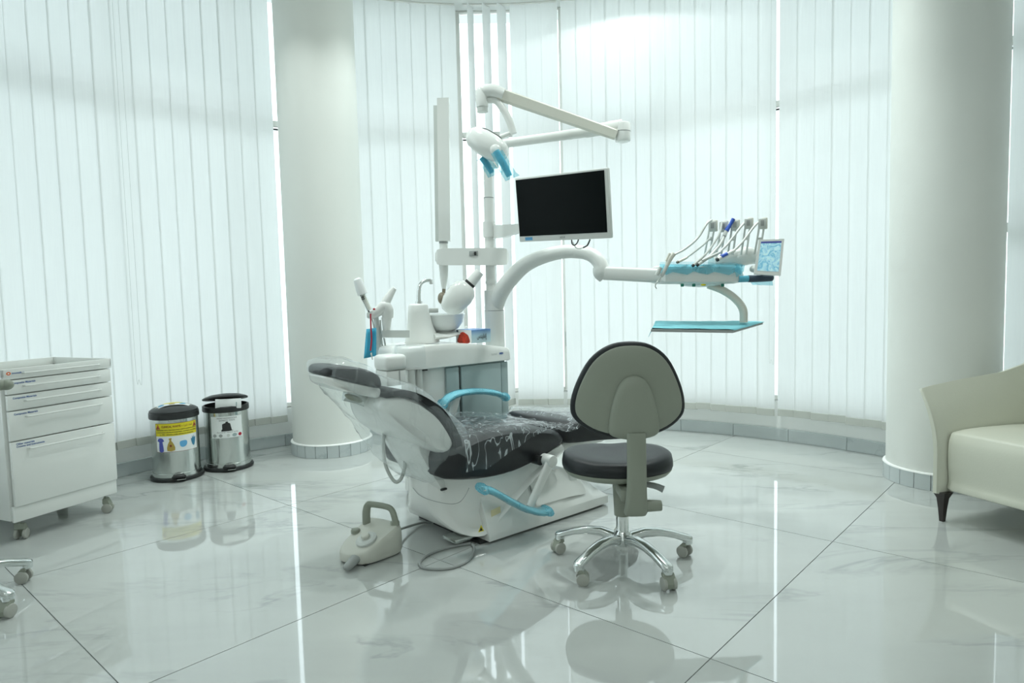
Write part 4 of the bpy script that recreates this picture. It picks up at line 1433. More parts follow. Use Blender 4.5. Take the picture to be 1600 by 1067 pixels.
# touch screen
c4 = [dq(1186, 374.5, DY - 0.02), dq(1225.5, 373, DY - 0.04), dq(1220, 430.5, DY - 0.06), dq(1178.5, 428, DY - 0.04)]
n_ = (c4[1] - c4[0]).cross(c4[3] - c4[0]).normalized()
n_ = n_ if n_.y < 0 else -n_
MB().loft([[p - n_ * 0.018 for p in c4], c4]).obj('touch_panel', 'white2', dl)
ins = lambda u_, v_: (c4[0] * (1 - u_) + c4[1] * u_) * (1 - v_) + (c4[3] * (1 - u_) + c4[2] * u_) * v_
MB().poly([ins(0.09, 0.06) + n_ * 0.001, ins(0.90, 0.06) + n_ * 0.001, ins(0.90, 0.90) + n_ * 0.001, ins(0.09, 0.90) + n_ * 0.001]).obj('touch_screen', 'screenb', dl)
MB().poly([ins(0.09, 0.06) + n_ * 0.0016, ins(0.90, 0.06) + n_ * 0.0016, ins(0.90, 0.11) + n_ * 0.0016, ins(0.09, 0.11) + n_ * 0.0016]).obj('screen_bar', 'gown', dl)
MB().cyl(dq(1176, 420, DY + 0.06), dq(1192, 424, DY - 0.03), 0.018, n=14).obj('panel_mount', 'lgrey', dl)

liner = thing('tray_liner', 'light blue paper liner on the lower instrument tray', 'paper', dl.location, 0)
rows = []
for j in range(7):
    v_ = j / 6
    row = []
    for k in range(15):
        u_ = k / 14
        u2, v2 = (-0.035 if k == 0 else u_ * 1.02 - 0.065 * (1 - u_)), 0.03 + v_ * 0.95
        p = (t4[0] * (1 - u2) + t4[1] * u2) * (1 - v2) + (t4[3] * (1 - u2) + t4[2] * u2) * v2
        p = p + V((0, 0, 0.006 + 0.003 * noise.noise(V((u_ * 6, v_ * 5, 0))) - (0.045 * (1 - v_) if k == 0 else 0) - (0.004 if k == 14 else 0)))
        row.append(p)
    rows.append(row)
ln = MB().loft(rows, closed=False, cap=False).obj('liner_sheet', 'paper', liner)
ln.modifiers.new('thickness', 'SOLIDIFY').thickness = 0.0015

# five holder rods with clamps
tops = [(1113, 347, 1105, 397), (1130, 348, 1123, 399), (1148, 346, 1141, 398), (1169, 343, 1162, 398), (1191, 343, 1183, 397)]
for i, (x0, y0, x1, y1) in enumerate(tops):
    Y = DY + 0.10 - 0.01 * i
    pt, pb = dq(x0, y0, Y), dq(x1, y1, Y)
    g = MB()
    for sgn in (-1, 1):
        g.tube([pt + V((sgn * 0.012, 0, -0.02)), pb + V((sgn * 0.013, 0, 0))], 0.005, 6, 1)
    mid = pt * 0.45 + pb * 0.55
    g.box(mid, (0.028, 0.006, 0.010))
    rod = g.obj('holder_rod', 'lgrey', dl)
    MB().box(pt + V((0, 0, -0.022)), (0.040, 0.014, 0.054), 0.005).obj('holder_clamp', 'lgrey', rod)
    MB().box(pt + V((0.018, 0.016, -0.018)), (0.030, 0.014, 0.060), 0.006).obj('holder_pad', 'cream', rod)
    MB().box(pt + V((-0.002, -0.007, -0.018)), (0.018, 0.003, 0.028), 0.001).obj('clamp_face', 'mgrey', rod)

# handpieces with their hoses
hp_specs = [
    ('air_syringe', 'white air and water syringe hanging over the left end of the instrument table', [(1112, 344), (1104, 350), (1090, 372), (1070, 389), (1053, 398)], 0.006, None),
    ('handpiece', 'slim handpiece with a tan tip, first from the syringe', [(1111, 371), (1098, 383), (1080, 397), (1068, 405)], 0.0055, ('cream', 'brown', [(1074, 402), (1060, 409)], 0.007)),
    ('handpiece', 'handpiece with a black tip, second from the syringe', [(1128, 347), (1124, 365), (1110, 388), (1096, 404)], 0.0058, ('lgrey', 'dark', [(1103, 397), (1084, 414)], 0.0075)),
    ('handpiece', 'thick handpiece in a blue sleeve, third from the syringe', [(1134, 364), (1126, 380), (1115, 394), (1106, 403)], 0.0095, ('lgrey', 'dark', [(1112, 398), (1091, 413)], 0.0085)),
    ('handpiece', 'handpiece with the thick grey hose from the fourth clamp', [(1166, 345), (1156, 356), (1138, 380), (1120, 398)], 0.0065, ('lgrey', 'lgrey', [(1126, 394), (1100, 406)], 0.008)),
    ('handpiece', 'handpiece with an indigo patch, nearest the touch panel', [(1189, 344), (1178, 354), (1160, 378), (1142, 396)], 0.0065, ('white2', 'dark', [(1148, 391), (1122, 405)], 0.0095)),
]
for i, (nm, lb, hose, r, hd) in enumerate(hp_specs):
    Yt, Yb = DY + 0.085, DY - 0.03
    t = thing(nm, lb, 'handpiece', dp(hose[-1][0], hose[-1][1], Yb), 0, 'handpieces on the instrument table')
    tl_ = local_of(t)
    n = len(hose)
    MB().tube([tl_ @ dp(x, y, Yt + (Yb - Yt) * k / (n - 1)) for k, (x, y) in enumerate(hose)], r, 8, 5).obj('hose', 'lgrey', t)
    if hd:
        (x0, y0), (x1, y1) = hd[2]
        MB().tube([tl_ @ dp(x0, y0, Yb + 0.004), tl_ @ dp((x0 + x1) / 2, (y0 + y1) / 2, Yb - 0.004), tl_ @ dp(x1, y1, Yb - 0.012)], [hd[3] * 0.8, hd[3], hd[3] * 1.05], 14, 3).obj('grip', hd[0], t)
        a_, b__ = tl_ @ dp(x1, y1, Yb - 0.012), tl_ @ dp(x0, y0, Yb + 0.004)
        dd = (a_ - b__).normalized()
        MB().cyl(a_, a_ + dd * 0.010, hd[3] * 1.06, hd[3] * 0.95, 14).obj('tip', hd[1], t)
    if i == 0:
        q = lambda x, y: tl_ @ dp(x, y, Yb - 0.03)
        MB().tube([q(1053, 396), q(1047, 404), q(1042, 415)], [0.012, 0.013, 0.010], 14, 3).obj('grip', 'cream', t)
        MB().tube([q(1044, 411), q(1036, 428), q(1034, 433)], [0.009, 0.009, 0.005], 12, 3).obj('barrel', 'lgrey', t)
        MB().tube([q(1035, 430), q(1027, 440), q(1024, 447), q(1026, 451)], [0.004, 0.003, 0.002], 8, 4).obj('nozzle', 'steel', t)
        MB().tube([q(1047, 396), q(1041, 408)], [0.008, 0.007], 10, 1).obj('button_housing', 'cream', t)
        MB().tube([q(1032, 418), q(1026, 430)], [0.010, 0.011], 10, 1).obj('side_lever', 'lgrey', t)
    if i == 3:
        MB().tube([tl_ @ dp(1146, 342, Yt - 0.01), tl_ @ dp(1141, 351, Yt - 0.012), tl_ @ dp(1135, 361, Yt - 0.014)], [0.010, 0.0085, 0.012], 10, 3).obj('blue_sleeve', 'indigo', t)
        MB().tube([tl_ @ dp(1135, 360, Yt - 0.014), tl_ @ dp(1132, 368, Yt - 0.016)], [0.009, 0.011], 10, 1).obj('sleeve_end', 'white2', t)
    if i == 5:
        MB().tube([tl_ @ dp(1136, 396.5, Yb - 0.006), tl_ @ dp(1127, 401, Yb - 0.012)], [0.0098, 0.0100], 12, 1).obj('indigo_patch', 'indigo', t)

# ================================================================== foot control
P0, P1 = fl(545, 882), fl(612, 853)
fd = (P1 - P0)
fc = thing('foot_control', 'grey dental foot control with a carry handle on the floor', 'foot control', (P0 + P1) / 2, math.atan2(fd.y, fd.x))
# plan: nose at -x, wide at +x; loft of horizontal slices
pl_ = cat([(-0.128, 0.045), (-0.115, -0.045), (-0.075, -0.082), (0.02, -0.098), (0.075, -0.098), (0.11, -0.075), (0.12, 0.0), (0.11, 0.075), (0.075, 0.098), (0.0, 0.098), (-0.075, 0.085)], 4, True)


def ftop(x):
    return 0.052 + 0.072 * min(1, max(0, (x + 0.12) / 0.19)) - 0.02 * max(0, (x - 0.08) / 0.04) * 0.3


secs = []
for s, f in ((0.96, 0.0), (1.0, 0.10), (1.0, 0.75), (0.97, 0.92), (0.90, 1.0), (0.5, 1.0), (0.05, 1.0)):
    secs.append([(x * s, y * s, 0.006 + (ftop(x * s) - 0.006) * f) for x, y in pl_])
MB().loft(secs).obj('housing', 'fcgrey', fc, angle=40)
MB().box((0.0, 0.0, 0.004), (0.20, 0.15, 0.008), 0.003).obj('rubber_base', 'dark', fc)
MB().tube([(-0.115, -0.035, 0.030), (-0.145, -0.045, 0.024), (-0.172, -0.05, 0.016), (-0.18, -0.052, 0.012)], [0.024, 0.022, 0.018, 0.010], 12, 4, 0.8).obj('lever', 'mgrey', fc)
tl2 = MX.Rotation(-math.atan2(0.072, 0.19), 4, 'Y')
MB().lathe([(0.045, 0.0), (0.045, 0.010), (0.036, 0.016), (0.030, 0.016), (0.012, 0.014)], 28, (-0.042, -0.025, ftop(-0.042) + 0.001), tl2).obj('dial', 'lgrey', fc)
MB().lathe([(0.018, 0.0), (0.018, 0.022), (0.014, 0.026)], 20, (-0.042, -0.025, ftop(-0.042) + 0.006), tl2).obj('dial_knob', 'fcgrey', fc)
for x, y in ((-0.015, 0.076), (0.088, -0.062)):
    MB().lathe([(0.020, -0.004), (0.020, 0.010), (0.015, 0.014)], 20, (x, y, ftop(x))).obj('button', 'greyp', fc)
MB().tube([(0.045, 0.072, 0.110), (0.045, 0.070, 0.165), (0.048, 0.060, 0.196), (0.055, 0.04, 0.200), (0.066, -0.03, 0.200), (0.074, -0.062, 0.185), (0.082, -0.078, 0.120)], [0.012, 0.012, 0.011, 0.010, 0.010, 0.011, 0.012], 10, 4, 1.5).obj('carry_handle', 'greyp', fc)
cbl = [fl(616, 830, 0.05), fl(640, 822, 0.02), fl(665, 816, 0.008), fl(690, 818, 0.006), fl(712, 826, 0.006)]
fw = thing('foot_control_cable', 'thin grey cable looping on the floor by the foot control', 'cable', fl(690, 860), 0)
FL_ = local_of(fw)
MB().tube([FL_ @ p for p in cbl], 0.006, 8, 5).obj('cable_run', 'mgrey', fw)
loop = [(735, 849), (715, 852), (690, 858), (668, 867), (656, 878), (660, 886), (680, 889), (705, 887), (726, 879), (738, 868), (741, 857), (738, 850)]
MB().tube([FL_ @ fl(x, y, 0.0065) for x, y in loop], 0.0062, 8, 4).obj('cable_loop', 'mgrey', fw)


# ================================================================== stools
def caster(parent, x, y, rz, h=0.062, m='castw', mh='greyp'):
    mtx = MX.Translation((x, y, 0)) @ MX.Rotation(rz, 4, 'Z')
    b_ = MB()
    r = 0.025
    # hooded twin wheel caster: the body between two wheels is the part, wheels are sub-parts
    pr = [(-0.004, h), (0.010, h), (0.018, h - 0.008), (0.030, 0.040), (0.034, 0.028), (0.030, 0.010), (0.022, 0.008), (0.016, 0.030), (0.004, 0.045), (-0.006, 0.052)]
    secs_ = [[mtx @ V((px, yy, pz)) for px, pz in pr] for yy in (-0.022, 0.022)]
    b_.loft(secs_)
    b_.cyl(mtx @ V((0.002, 0, h - 0.01)), mtx @ V((0.002, 0, h + 0.012)), 0.006, n=10)
    body = b_.obj('caster', mh, parent, angle=30)
    for s in (-1, 1):
        w = MB()
        w.cyl(mtx @ V((0.012, s * 0.012, r)), mtx @ V((0.012, s * 0.026, r)), r, n=20, bev=0.004)
        w.obj('wheel', m, body)
    return body


def star_base(t, angs, R=0.276, m='cast'):
    MB().lathe([(0.030, 0.075), (0.046, 0.082), (0.048, 0.108), (0.036, 0.125), (0.030, 0.135)], 28).obj('hub', m, t)
    for a_ in angs:
        a_ = math.radians(a_)
        d = V((math.cos(a_), math.sin(a_), 0))
        n = V((-d.y, d.x, 0))
        secs_ = []
        for rr_, z, h, w in ((0.035, 0.105, 0.020, 0.024), (0.09, 0.119, 0.018, 0.021), (0.15, 0.117, 0.016, 0.020), (0.21, 0.104, 0.015, 0.020), (0.255, 0.088, 0.015, 0.021), (0.285, 0.078, 0.015, 0.021), (0.296, 0.076, 0.010, 0.012)):
            p = d * rr_
            secs_.append([p + n * w * math.copysign(abs(math.cos(q)) ** 0.6, math.cos(q)) + V((0, 0, z + h * math.copysign(abs(math.sin(q)) ** 0.7, math.sin(q)))) for q in [2 * PI * k / 14 for k in range(14)]])
        MB().loft(secs_).obj('foot', m, t, angle=50)
        MB().lathe([(0.020, 0.058), (0.021, 0.080)], 16, d * (R + 0.002)).obj('foot_socket', m, t)
        caster(t, d.x * R, d.y * R, a_ + random.uniform(-2.5, 2.5))


stool = thing('dentist_stool', 'black and grey wheeled dentist stool with a rounded backrest in front of the chair', 'stool', (0.431, 2.665, 0), 0)
star_base(stool, (152.6, 224.6, 296.6, 8.6, 80.6))
MB().cyl((0, 0, 0.12), (0, 0, 0.25), 0.026, n=24).obj('gas_lift', 'chrome', stool)
MB().cyl((0, 0, 0.20), (0, 0, 0.36), 0.033, 0.040, 24).obj('lift_sleeve', 'greyp', stool)
so = cat([(-0.225, 0.02), (-0.205, -0.10), (-0.12, -0.185), (0.0, -0.215), (0.12, -0.185), (0.205, -0.10), (0.225, 0.02), (0.185, 0.13), (0.09, 0.20), (0.0, 0.19), (-0.09, 0.20), (-0.185, 0.13)], 4, True)
SX, SY = -0.01, 0.065
MB().pad(so, lambda u_, v_, w_: (SX + u_, SY + v_, w_), [(0.55, 0.352), (0.80, 0.356), (0.93, 0.368), (0.985, 0.385), (0.985, 0.388)]).obj('seat_pan', 'greyp', stool, angle=50)
MB().pad(so, lambda u_, v_, w_: (SX + u_, SY + v_, w_ + 0.012 * (abs(u_) / 0.22) ** 2 * (1 if w_ > 0.42 else 0)), [(0.90, 0.382), (0.97, 0.385), (1.0, 0.397), (1.0, 0.412), (0.975, 0.428), (0.92, 0.438), (0.80, 0.442), (0.5, 0.438), (0.1, 0.436)]).obj('seat_pad', 'vinyl', stool, angle=60)
# backrest, facing +y, seen from behind
bo = cat([(0.0, 0.182), (0.075, 0.168), (0.140, 0.115), (0.188, 0.02), (0.208, -0.065), (0.192, -0.120), (0.12, -0.168), (0.0, -0.19), (-0.12, -0.168), (-0.192, -0.120), (-0.208, -0.065), (-0.188, 0.02), (-0.140, 0.115), (-0.075, 0.168)], 4, True)
bo = [(x * 1.06, y) for x, y in bo]
BX, BY, BZ = 0.008, -0.165, 0.735
cv = lambda u_: 0.9 * u_ * u_
MB().pad(bo, lambda u_, v_, w_: (BX + u_, BY + w_ + cv(u_) - 0.06 * v_, BZ + v_), [(0.93, -0.004), (0.985, 0.0), (1.0, 0.012), (1.0, 0.024), (0.96, 0.042), (0.85, 0.052), (0.6, 0.056), (0.1, 0.056)]).obj('backrest_pad', 'vinyl', stool, angle=60)
MB().pad(bo, lambda u_, v_, w_: (BX + u_, BY + w_ + cv(u_) - 0.06 * v_, BZ + v_), [(0.915, 0.0), (0.925, -0.006), (0.90, -0.010), (0.6, -0.012), (0.05, -0.012)]).obj('backrest_shell', 'greyp', stool, angle=50)
bp_ = cat([(0.0, 0.055), (0.045, 0.035), (0.075, -0.03), (0.092, -0.115), (0.090, -0.168), (0.03, -0.187), (-0.03, -0.187), (-0.090, -0.168), (-0.092, -0.115), (-0.075, -0.03), (-0.045, 0.035)], 4, True)
MB().pad(bp_, lambda u_, v_, w_: (BX + 0.012 + u_, BY - 0.010 + w_ + 0.6 * cv(u_) - 0.06 * v_, BZ + v_), [(1.0, 0.0), (1.0, -0.010), (0.96, -0.018), (0.7, -0.026), (0.1, -0.030)]).obj('backrest_boss', 'greyp', stool, angle=50)
secs = []
for y, z, w, h in ((BY - 0.020, 0.575, 0.036, 0.012), (BY - 0.022, 0.45, 0.037, 0.013), (BY - 0.018, 0.36, 0.038, 0.016), (BY - 0.006, 0.30, 0.042, 0.022), (BY + 0.01, 0.262, 0.045, 0.026), (BY + 0.014, 0.250, 0.040, 0.022)):
    secs.append([(BX + 0.018 + w * math.copysign(abs(math.cos(q)) ** 0.5, math.cos(q)), y + h * math.sin(q), z) for q in [2 * PI * k / 20 for k in range(20)]])
MB().loft(secs).obj('backrest_post', 'greyp', stool, angle=50)
MB().box((0.0, -0.075, 0.325), (0.062, 0.17, 0.05), 0.012).obj('post_bracket', 'greyp', stool)
MB().cyl((0.055, -0.155, 0.285), (0.125, -0.155, 0.285), 0.024, 0.020, 20, bev=0.003).obj('tension_knob', 'greyp', stool)
MB().cyl((0.052, -0.155, 0.285), (0.058, -0.155, 0.285), 0.026, n=20).obj('knob_ring', 'dark', stool)
MB().tube([(0.05, -0.02, 0.335), (0.12, -0.045, 0.330), (0.155, -0.06, 0.318)], [0.006, 0.007, 0.008], 8, 3, 1.8).obj('height_lever', 'mgrey', stool)

st2 = thing('assistant_stool', 'chrome base of a second wheeled stool at the lower left edge', 'stool', (-2.097, 2.375, 0), 0)
a1 = math.degrees(math.atan2(2.624 - 2.375, -1.966 + 2.097))
star_base(st2, [a1 + 72 * k for k in range(5)])
MB().cyl((0, 0, 0.12), (0, 0, 0.30), 0.026, n=24).obj('gas_lift', 'chrome', st2)
MB().cyl((0, 0, 0.26), (0, 0, 0.44), 0.033, 0.040, 24).obj('lift_sleeve', 'greyp', st2)
MB().pad([(p[0] * 0.9, p[1] * 0.9) for p in so], lambda u_, v_, w_: (u_ - 0.03, v_, w_), [(0.6, 0.43), (0.9, 0.44), (0.98, 0.458)]).obj('seat_pan', 'greyp', st2)
MB().pad([(p[0] * 0.9, p[1] * 0.9) for p in so], lambda u_, v_, w_: (u_ - 0.03, v_, w_), [(0.92, 0.455), (1.0, 0.47), (1.0, 0.49), (0.95, 0.512), (0.8, 0.522), (0.1, 0.522)]).obj('seat_pad', 'vinyl', st2, angle=60)
tip = dp(10, 601, 2.42) - V((-2.097, 2.375, 0))
MB().tube([(tip.x, tip.y, tip.z), (tip.x - 0.10, tip.y - 0.10, tip.z + 0.004), (tip.x - 0.25, tip.y - 0.16, tip.z + 0.006), (tip.x - 0.42, tip.y - 0.13, tip.z + 0.004), (tip.x - 0.52, tip.y - 0.0, tip.z)], [0.018, 0.027, 0.028, 0.028, 0.018], 16, 5).obj('body_support', 'greyp', st2)
MB().ell(tip, (0.024, 0.022, 0.020)).obj('support_end', 'greyp', st2)
MB().tube([(tip.x - 0.25, tip.y - 0.16, tip.z), (tip.x - 0.25, tip.y - 0.12, 0.6), (-0.05, -0.04, 0.445)], [0.014, 0.014, 0.014], 10, 4).obj('support_post', 'greyp', st2)

# ================================================================== drawer cabinet
cb = thing('drawer_cabinet', 'white wheeled cabinet with five drawers at the left edge', 'cabinet', (-2.335, 3.045, 0), math.atan2(0.913, 0.408))
CWd, CDp = 0.520, 0.45
MB().box((CWd / 2, CDp / 2 + 0.008, 0.435), (CWd, CDp - 0.016, 0.665), 0.006).obj('carcass', 'white', cb)
MB().box((CWd / 2, 0.008, 0.135), (CWd - 0.012, 0.018, 0.075), 0.003).obj('kick_panel', 'white', cb)
zs_ = [(0.172, 0.475), (0.480, 0.617), (0.622, 0.692), (0.697, 0.762)]
for i, (a_, b_) in enumerate(zs_):
    dr = MB().box((CWd / 2 + 0.004, -0.001, (a_ + b_) / 2), (CWd - 0.018, 0.018, b_ - a_), 0.0025).obj('drawer', 'white', cb)
    zh = b_ - 0.030 if i else b_ - 0.040
    h_ = MB()
    h_.tube([(0.085, -0.008, zh), (0.088, -0.026, zh), (0.10, -0.031, zh), (CWd - 0.085, -0.031, zh), (CWd - 0.073, -0.026, zh), (CWd - 0.070, -0.008, zh)], 0.0045, 8, 1)
    h_.obj('handle', 'white2', dr)
    if i == 0:
        for s, dz in (('Other materials', -0.012), ('Crowns and Instruments', -0.024)):
            text('drawer_label', s, 0.0125, 'inkb', dr, lambda x, y, dz=dz: V((0.035 + x, -0.0108, b_ + dz + y)), align='LEFT', bold=0.0003)
    else:
        text('drawer_label', 'Composite Materials', 0.0125, 'inkb', dr, lambda x, y: V((0.035 + x, -0.0108, b_ - 0.014 + y)), align='LEFT', bold=0.0003)
tr_ = MB()
tr_.box((CWd / 2, CDp / 2, 0.772), (CWd + 0.006, CDp + 0.02, 0.012), 0.004)
for c_, s_ in (((CWd / 2, -0.004, 0.793), (CWd + 0.006, 0.012, 0.046)), ((CWd / 2, CDp + 0.004, 0.797), (CWd + 0.006, 0.012, 0.040)), ((0.003, CDp / 2, 0.797), (0.012, CDp + 0.02, 0.040)), ((CWd - 0.003, CDp / 2, 0.797), (0.012, CDp + 0.02, 0.040))):
    tr_.box(c_, s_, 0.004)
tr_.obj('top_tray', 'white2', cb)
MB().tube([(0.085, -0.010, 0.792), (0.088, -0.027, 0.792), (0.10, -0.031, 0.792), (CWd - 0.085, -0.031, 0.792), (CWd - 0.073, -0.027, 0.792), (CWd - 0.070, -0.010, 0.792)], 0.0045, 8, 1).obj('handle', 'white2', cb)
flat('maker_logo', [(0.026 + 0.010 * math.cos(2 * PI * k / 18), 0.795 + 0.008 * math.sin(2 * PI * k / 18)) for k in range(18)], 'orange', cb, lambda x, y: V((x, -0.0105, y)))
flat('maker_logo_hole', [(0.026 + 0.004 * math.cos(2 * PI * k / 14), 0.795 + 0.003 * math.sin(2 * PI * k / 14)) for k in range(14)], 'label', cb, lambda x, y: V((x, -0.0108, y)))
text('maker_name', 'innovadent', 0.012, 'inkb', cb, lambda x, y: V((0.040 + x, -0.0108, 0.795 + y)), align='LEFT', bold=0.0003)
for x, y, rz in ((0.05, 0.04, 0.6), (CWd - 0.05, 0.04, -0.9), (0.05, CDp - 0.05, 2.0), (CWd - 0.05, CDp - 0.05, 1.0)):
    caster(cb, x, y, rz, 0.078, 'castw', 'greyp')


# ================================================================== pedal bins
def pedal_bin(loc, rz, label, opened):
    t = thing('pedal_bin', label, 'bin', loc, rz, 'steel pedal bins by the wall')
    r = 0.137
    MB().lathe([(0.142, 0.002), (0.154, 0.004), (0.156, 0.014), (0.152, 0.022), (0.140, 0.026)], 48).obj('base_ring', 'dark', t)
    MB().lathe([(r + 0.004, 0.026), (r + 0.004, 0.048), (r + 0.001, 0.050)], 48).obj('steel_band', 'steel', t)
    MB().lathe([(r, 0.050), (r, 0.385)], 48).obj('steel_body', 'steel', t)
    MB().lathe([(r - 0.02, 0.36), (r - 0.006, 0.383), (r + 0.005, 0.384), (r + 0.007, 0.392), (r + 0.006, 0.418), (r - 0.004, 0.422), (r - 0.012, 0.40), (r - 0.016, 0.30)], 48, cap=False).obj('rim', 'dark', t)
    if not opened:
        MB().lathe([(r + 0.003, 0.419), (r + 0.002, 0.430), (r - 0.012, 0.440), (r - 0.04, 0.452), (r - 0.09, 0.462), (0.004, 0.465)], 48).obj('lid', 'dark', t)
    else:
        mt_ = MX.Translation((0, 0.135, 0.43)) @ MX.Rotation(math.radians(-13), 4, 'X') @ MX.Translation((0, -0.135, -0.43))
        MB().lathe([(r + 0.003, 0.424), (r + 0.003, 0.432), (r - 0.012, 0.440), (r - 0.04, 0.450), (r - 0.09, 0.457), (0.004, 0.459)], 48, mtx=mt_).obj('lid', 'dark', t)
        MB().lathe([(0.10, 0.06), (r - 0.018, 0.40)], 32, cap=False).obj('bin_liner', 'dark', t)
    # pedal at the front (-y)
    p = MB()
    p.tube([(-0.032, -r - 0.016, 0.030), (-0.026, -r - 0.030, 0.036), (0, -r - 0.038, 0.038), (0.026, -r - 0.030, 0.036), (0.032, -r - 0.016, 0.030)], 0.010, 8, 4)
    p.box((0, -r - 0.018, 0.036), (0.055, 0.036, 0.012), 0.005)
    p.obj('pedal', 'dark', t)
    MB().box((0.012, -r - 0.030, 0.020), (0.05, 0.03, 0.004), 0.001).obj('pedal_bar', 'steel', t)
    return t, r


def cylfn(r, zc, off, th0=0.0):
    def fn(x, y):
        a_ = -PI / 2 + th0 + x / r
        return V(((r + off) * math.cos(a_), (r + off) * math.sin(a_), zc + y))
    return fn


def sub(fn, dx, dy):
    return lambda x, y: fn(x + dx, y + dy)


b1l, b2l = V((-2.140, 4.185, 0)), V((-1.905, 4.400, 0))
bin1, r = pedal_bin(b1l, math.atan2(-b1l.x, b1l.y) + 0.04, 'steel pedal bin with a yellow clinical waste notice and closed lid', False)
th = 0.04
zc = 0.275
quadgrid('notice', -0.128, 0.128, -0.088, 0.088, 'label', bin1, cylfn(r, zc, 0.0008, th), 20)
quadgrid('notice_header', -0.128, 0.128, 0.010, 0.088, 'yellow', bin1, cylfn(r, zc, 0.0012, th), 20)
f1 = cylfn(r, zc, 0.0018, th)
f2 = cylfn(r, zc, 0.0016, th)
f3 = cylfn(r, zc, 0.0022, th)
for x0, x1, y0, y1 in ((-0.129, 0.129, 0.087, 0.0885), (-0.129, 0.129, -0.0885, -0.087), (-0.129, -0.1275, -0.088, 0.088), (0.1275, 0.129, -0.088, 0.088)):
    quadgrid('notice_border', x0, x1, y0, y1, 'inkr', bin1, f2, 20)
text('notice_heading', 'CLINICAL WASTE –', 0.017, 'inkr', bin1, sub(f1, -0.028, 0.068), bold=0.0005, width=0.120)
text('notice_heading', arabic('النفايات الطبية'), 0.018, 'inkr', bin1, sub(f1, 0.066, 0.068), width=0.056)
for s, dy, w in (('Disposable items that have been used on patients and are', 0.048, 0.24), ('contaminated with blood, body fluids, secretions, excretions', 0.034, 0.24), ('e.g. PPE – catheters, swabs, syringes (no sharps) etc.', 0.020, 0.20)):
    text('notice_text', s, 0.0105, 'ink', bin1, sub(f1, 0, dy), bold=0.0002, width=w)
for sx in (-0.111, 0.113):
    flat('hazard_triangle', [(sx - 0.015, 0.053), (sx + 0.015, 0.053), (sx, 0.084)], 'inkr', bin1, f2)
    flat('hazard_field', [(sx - 0.0105, 0.0555), (sx + 0.0105, 0.0555), (sx, 0.078)], 'orange', bin1, f1)
    for q in (90, 210, 330):
        qq = math.radians(q)
        flat('hazard_mark', [(sx + 0.004 * math.cos(qq) + 0.0032 * math.cos(2 * PI * k / 10), 0.0625 + 0.004 * math.sin(qq) + 0.0032 * math.sin(2 * PI * k / 10)) for k in range(10)], 'ink', bin1, f3)
flat('gown_picture', cat([(-0.118, -0.022), (-0.112, -0.005), (-0.096, -0.001), (-0.082, -0.006), (-0.076, -0.022), (-0.086, -0.026), (-0.080, -0.082), (-0.109, -0.083), (-0.107, -0.026)], 2, True), 'gown', bin1, f1)
flat('bag_picture', cat([(-0.050, -0.006), (-0.036, -0.002), (-0.032, -0.006), (-0.035, -0.018), (-0.022, -0.040), (-0.016, -0.078), (-0.060, -0.080), (-0.055, -0.040), (-0.044, -0.018)], 2, True), 'bagy', bin1, f1)
flat('bag_mark', [(-0.039 + 0.007 * math.cos(2 * PI * k / 12), -0.05 + 0.007 * math.sin(2 * PI * k / 12)) for k in range(12)], 'inkr', bin1, f3)
flat('mask_picture', cat([(0.012, -0.030), (0.028, -0.024), (0.050, -0.026), (0.054, -0.044), (0.044, -0.060), (0.024, -0.064), (0.012, -0.052)], 3, True), 'maskb', bin1, f1)
flat('glove_picture', cat([(0.080, -0.020), (0.088, -0.022), (0.090, -0.004), (0.097, -0.018), (0.102, -0.002), (0.106, -0.018), (0.114, -0.010), (0.112, -0.040), (0.100, -0.068), (0.086, -0.052)], 2, True), 'gloveb', bin1, f1)
dm = lambda x, y: V((x, y, 0.4665 - 0.9 * (x * x + y * y) - 0.45 * max(0, math.hypot(x, y) - 0.07) * 0.6))
secs = [[dm(-0.115 + 0.23 * i / 14, y) + V((0, 0, 0.0015)) for i in range(15)] for y in (-0.055, -0.02, 0.02, 0.055)]
MB().loft(secs, closed=False, cap=False).obj('lid_notice', 'label', bin1)
secs = [[dm(-0.115 + 0.23 * i / 14, y) + V((0, 0, 0.0024)) for i in range(15)] for y in (0.0, 0.055)]
MB().loft(secs, closed=False, cap=False).obj('lid_notice_header', 'yellow', bin1)
for x, mm in ((-0.07, 'maskb'), (-0.01, 'bagy'), (0.05, 'paperb')):
    flat('lid_picture', [(x + 0.018 * math.cos(2 * PI * k / 12), -0.028 + 0.013 * math.sin(2 * PI * k / 12)) for k in range(12)], mm, bin1, lambda a_, b_: dm(a_, b_) + V((0, 0, 0.003)))

bin2, r = pedal_bin(b2l, math.atan2(-b2l.x, b2l.y) + 0.02, 'steel pedal bin with a white domestic waste notice and propped lid', True)
th, zc = 0.0, 0.290
quadgrid('notice', -0.102, 0.095, -0.070, 0.070, 'label', bin2, cylfn(r, zc, 0.0008, th), 18)
f1 = cylfn(r, zc, 0.0016, th)
text('notice_heading', 'NON HAZARDOUS', 0.014, 'ink', bin2, sub(f1, 0, 0.058), width=0.12)
text('notice_heading', 'DOMESTIC WASTE', 0.013, 'ink', bin2, sub(f1, 0, 0.044), width=0.095)
flat('bag_picture', cat([(-0.030, 0.020), (-0.012, 0.027), (-0.008, 0.036), (0.004, 0.036), (0.006, 0.028), (0.018, 0.022), (0.026, -0.02), (0.036, -0.024), (-0.036, -0.026), (-0.030, -0.01)], 2, True), 'ink', bin2, f1)
text('notice_text', 'General waste only', 0.009, 'ink', bin2, sub(f1, 0, -0.033), width=0.13)
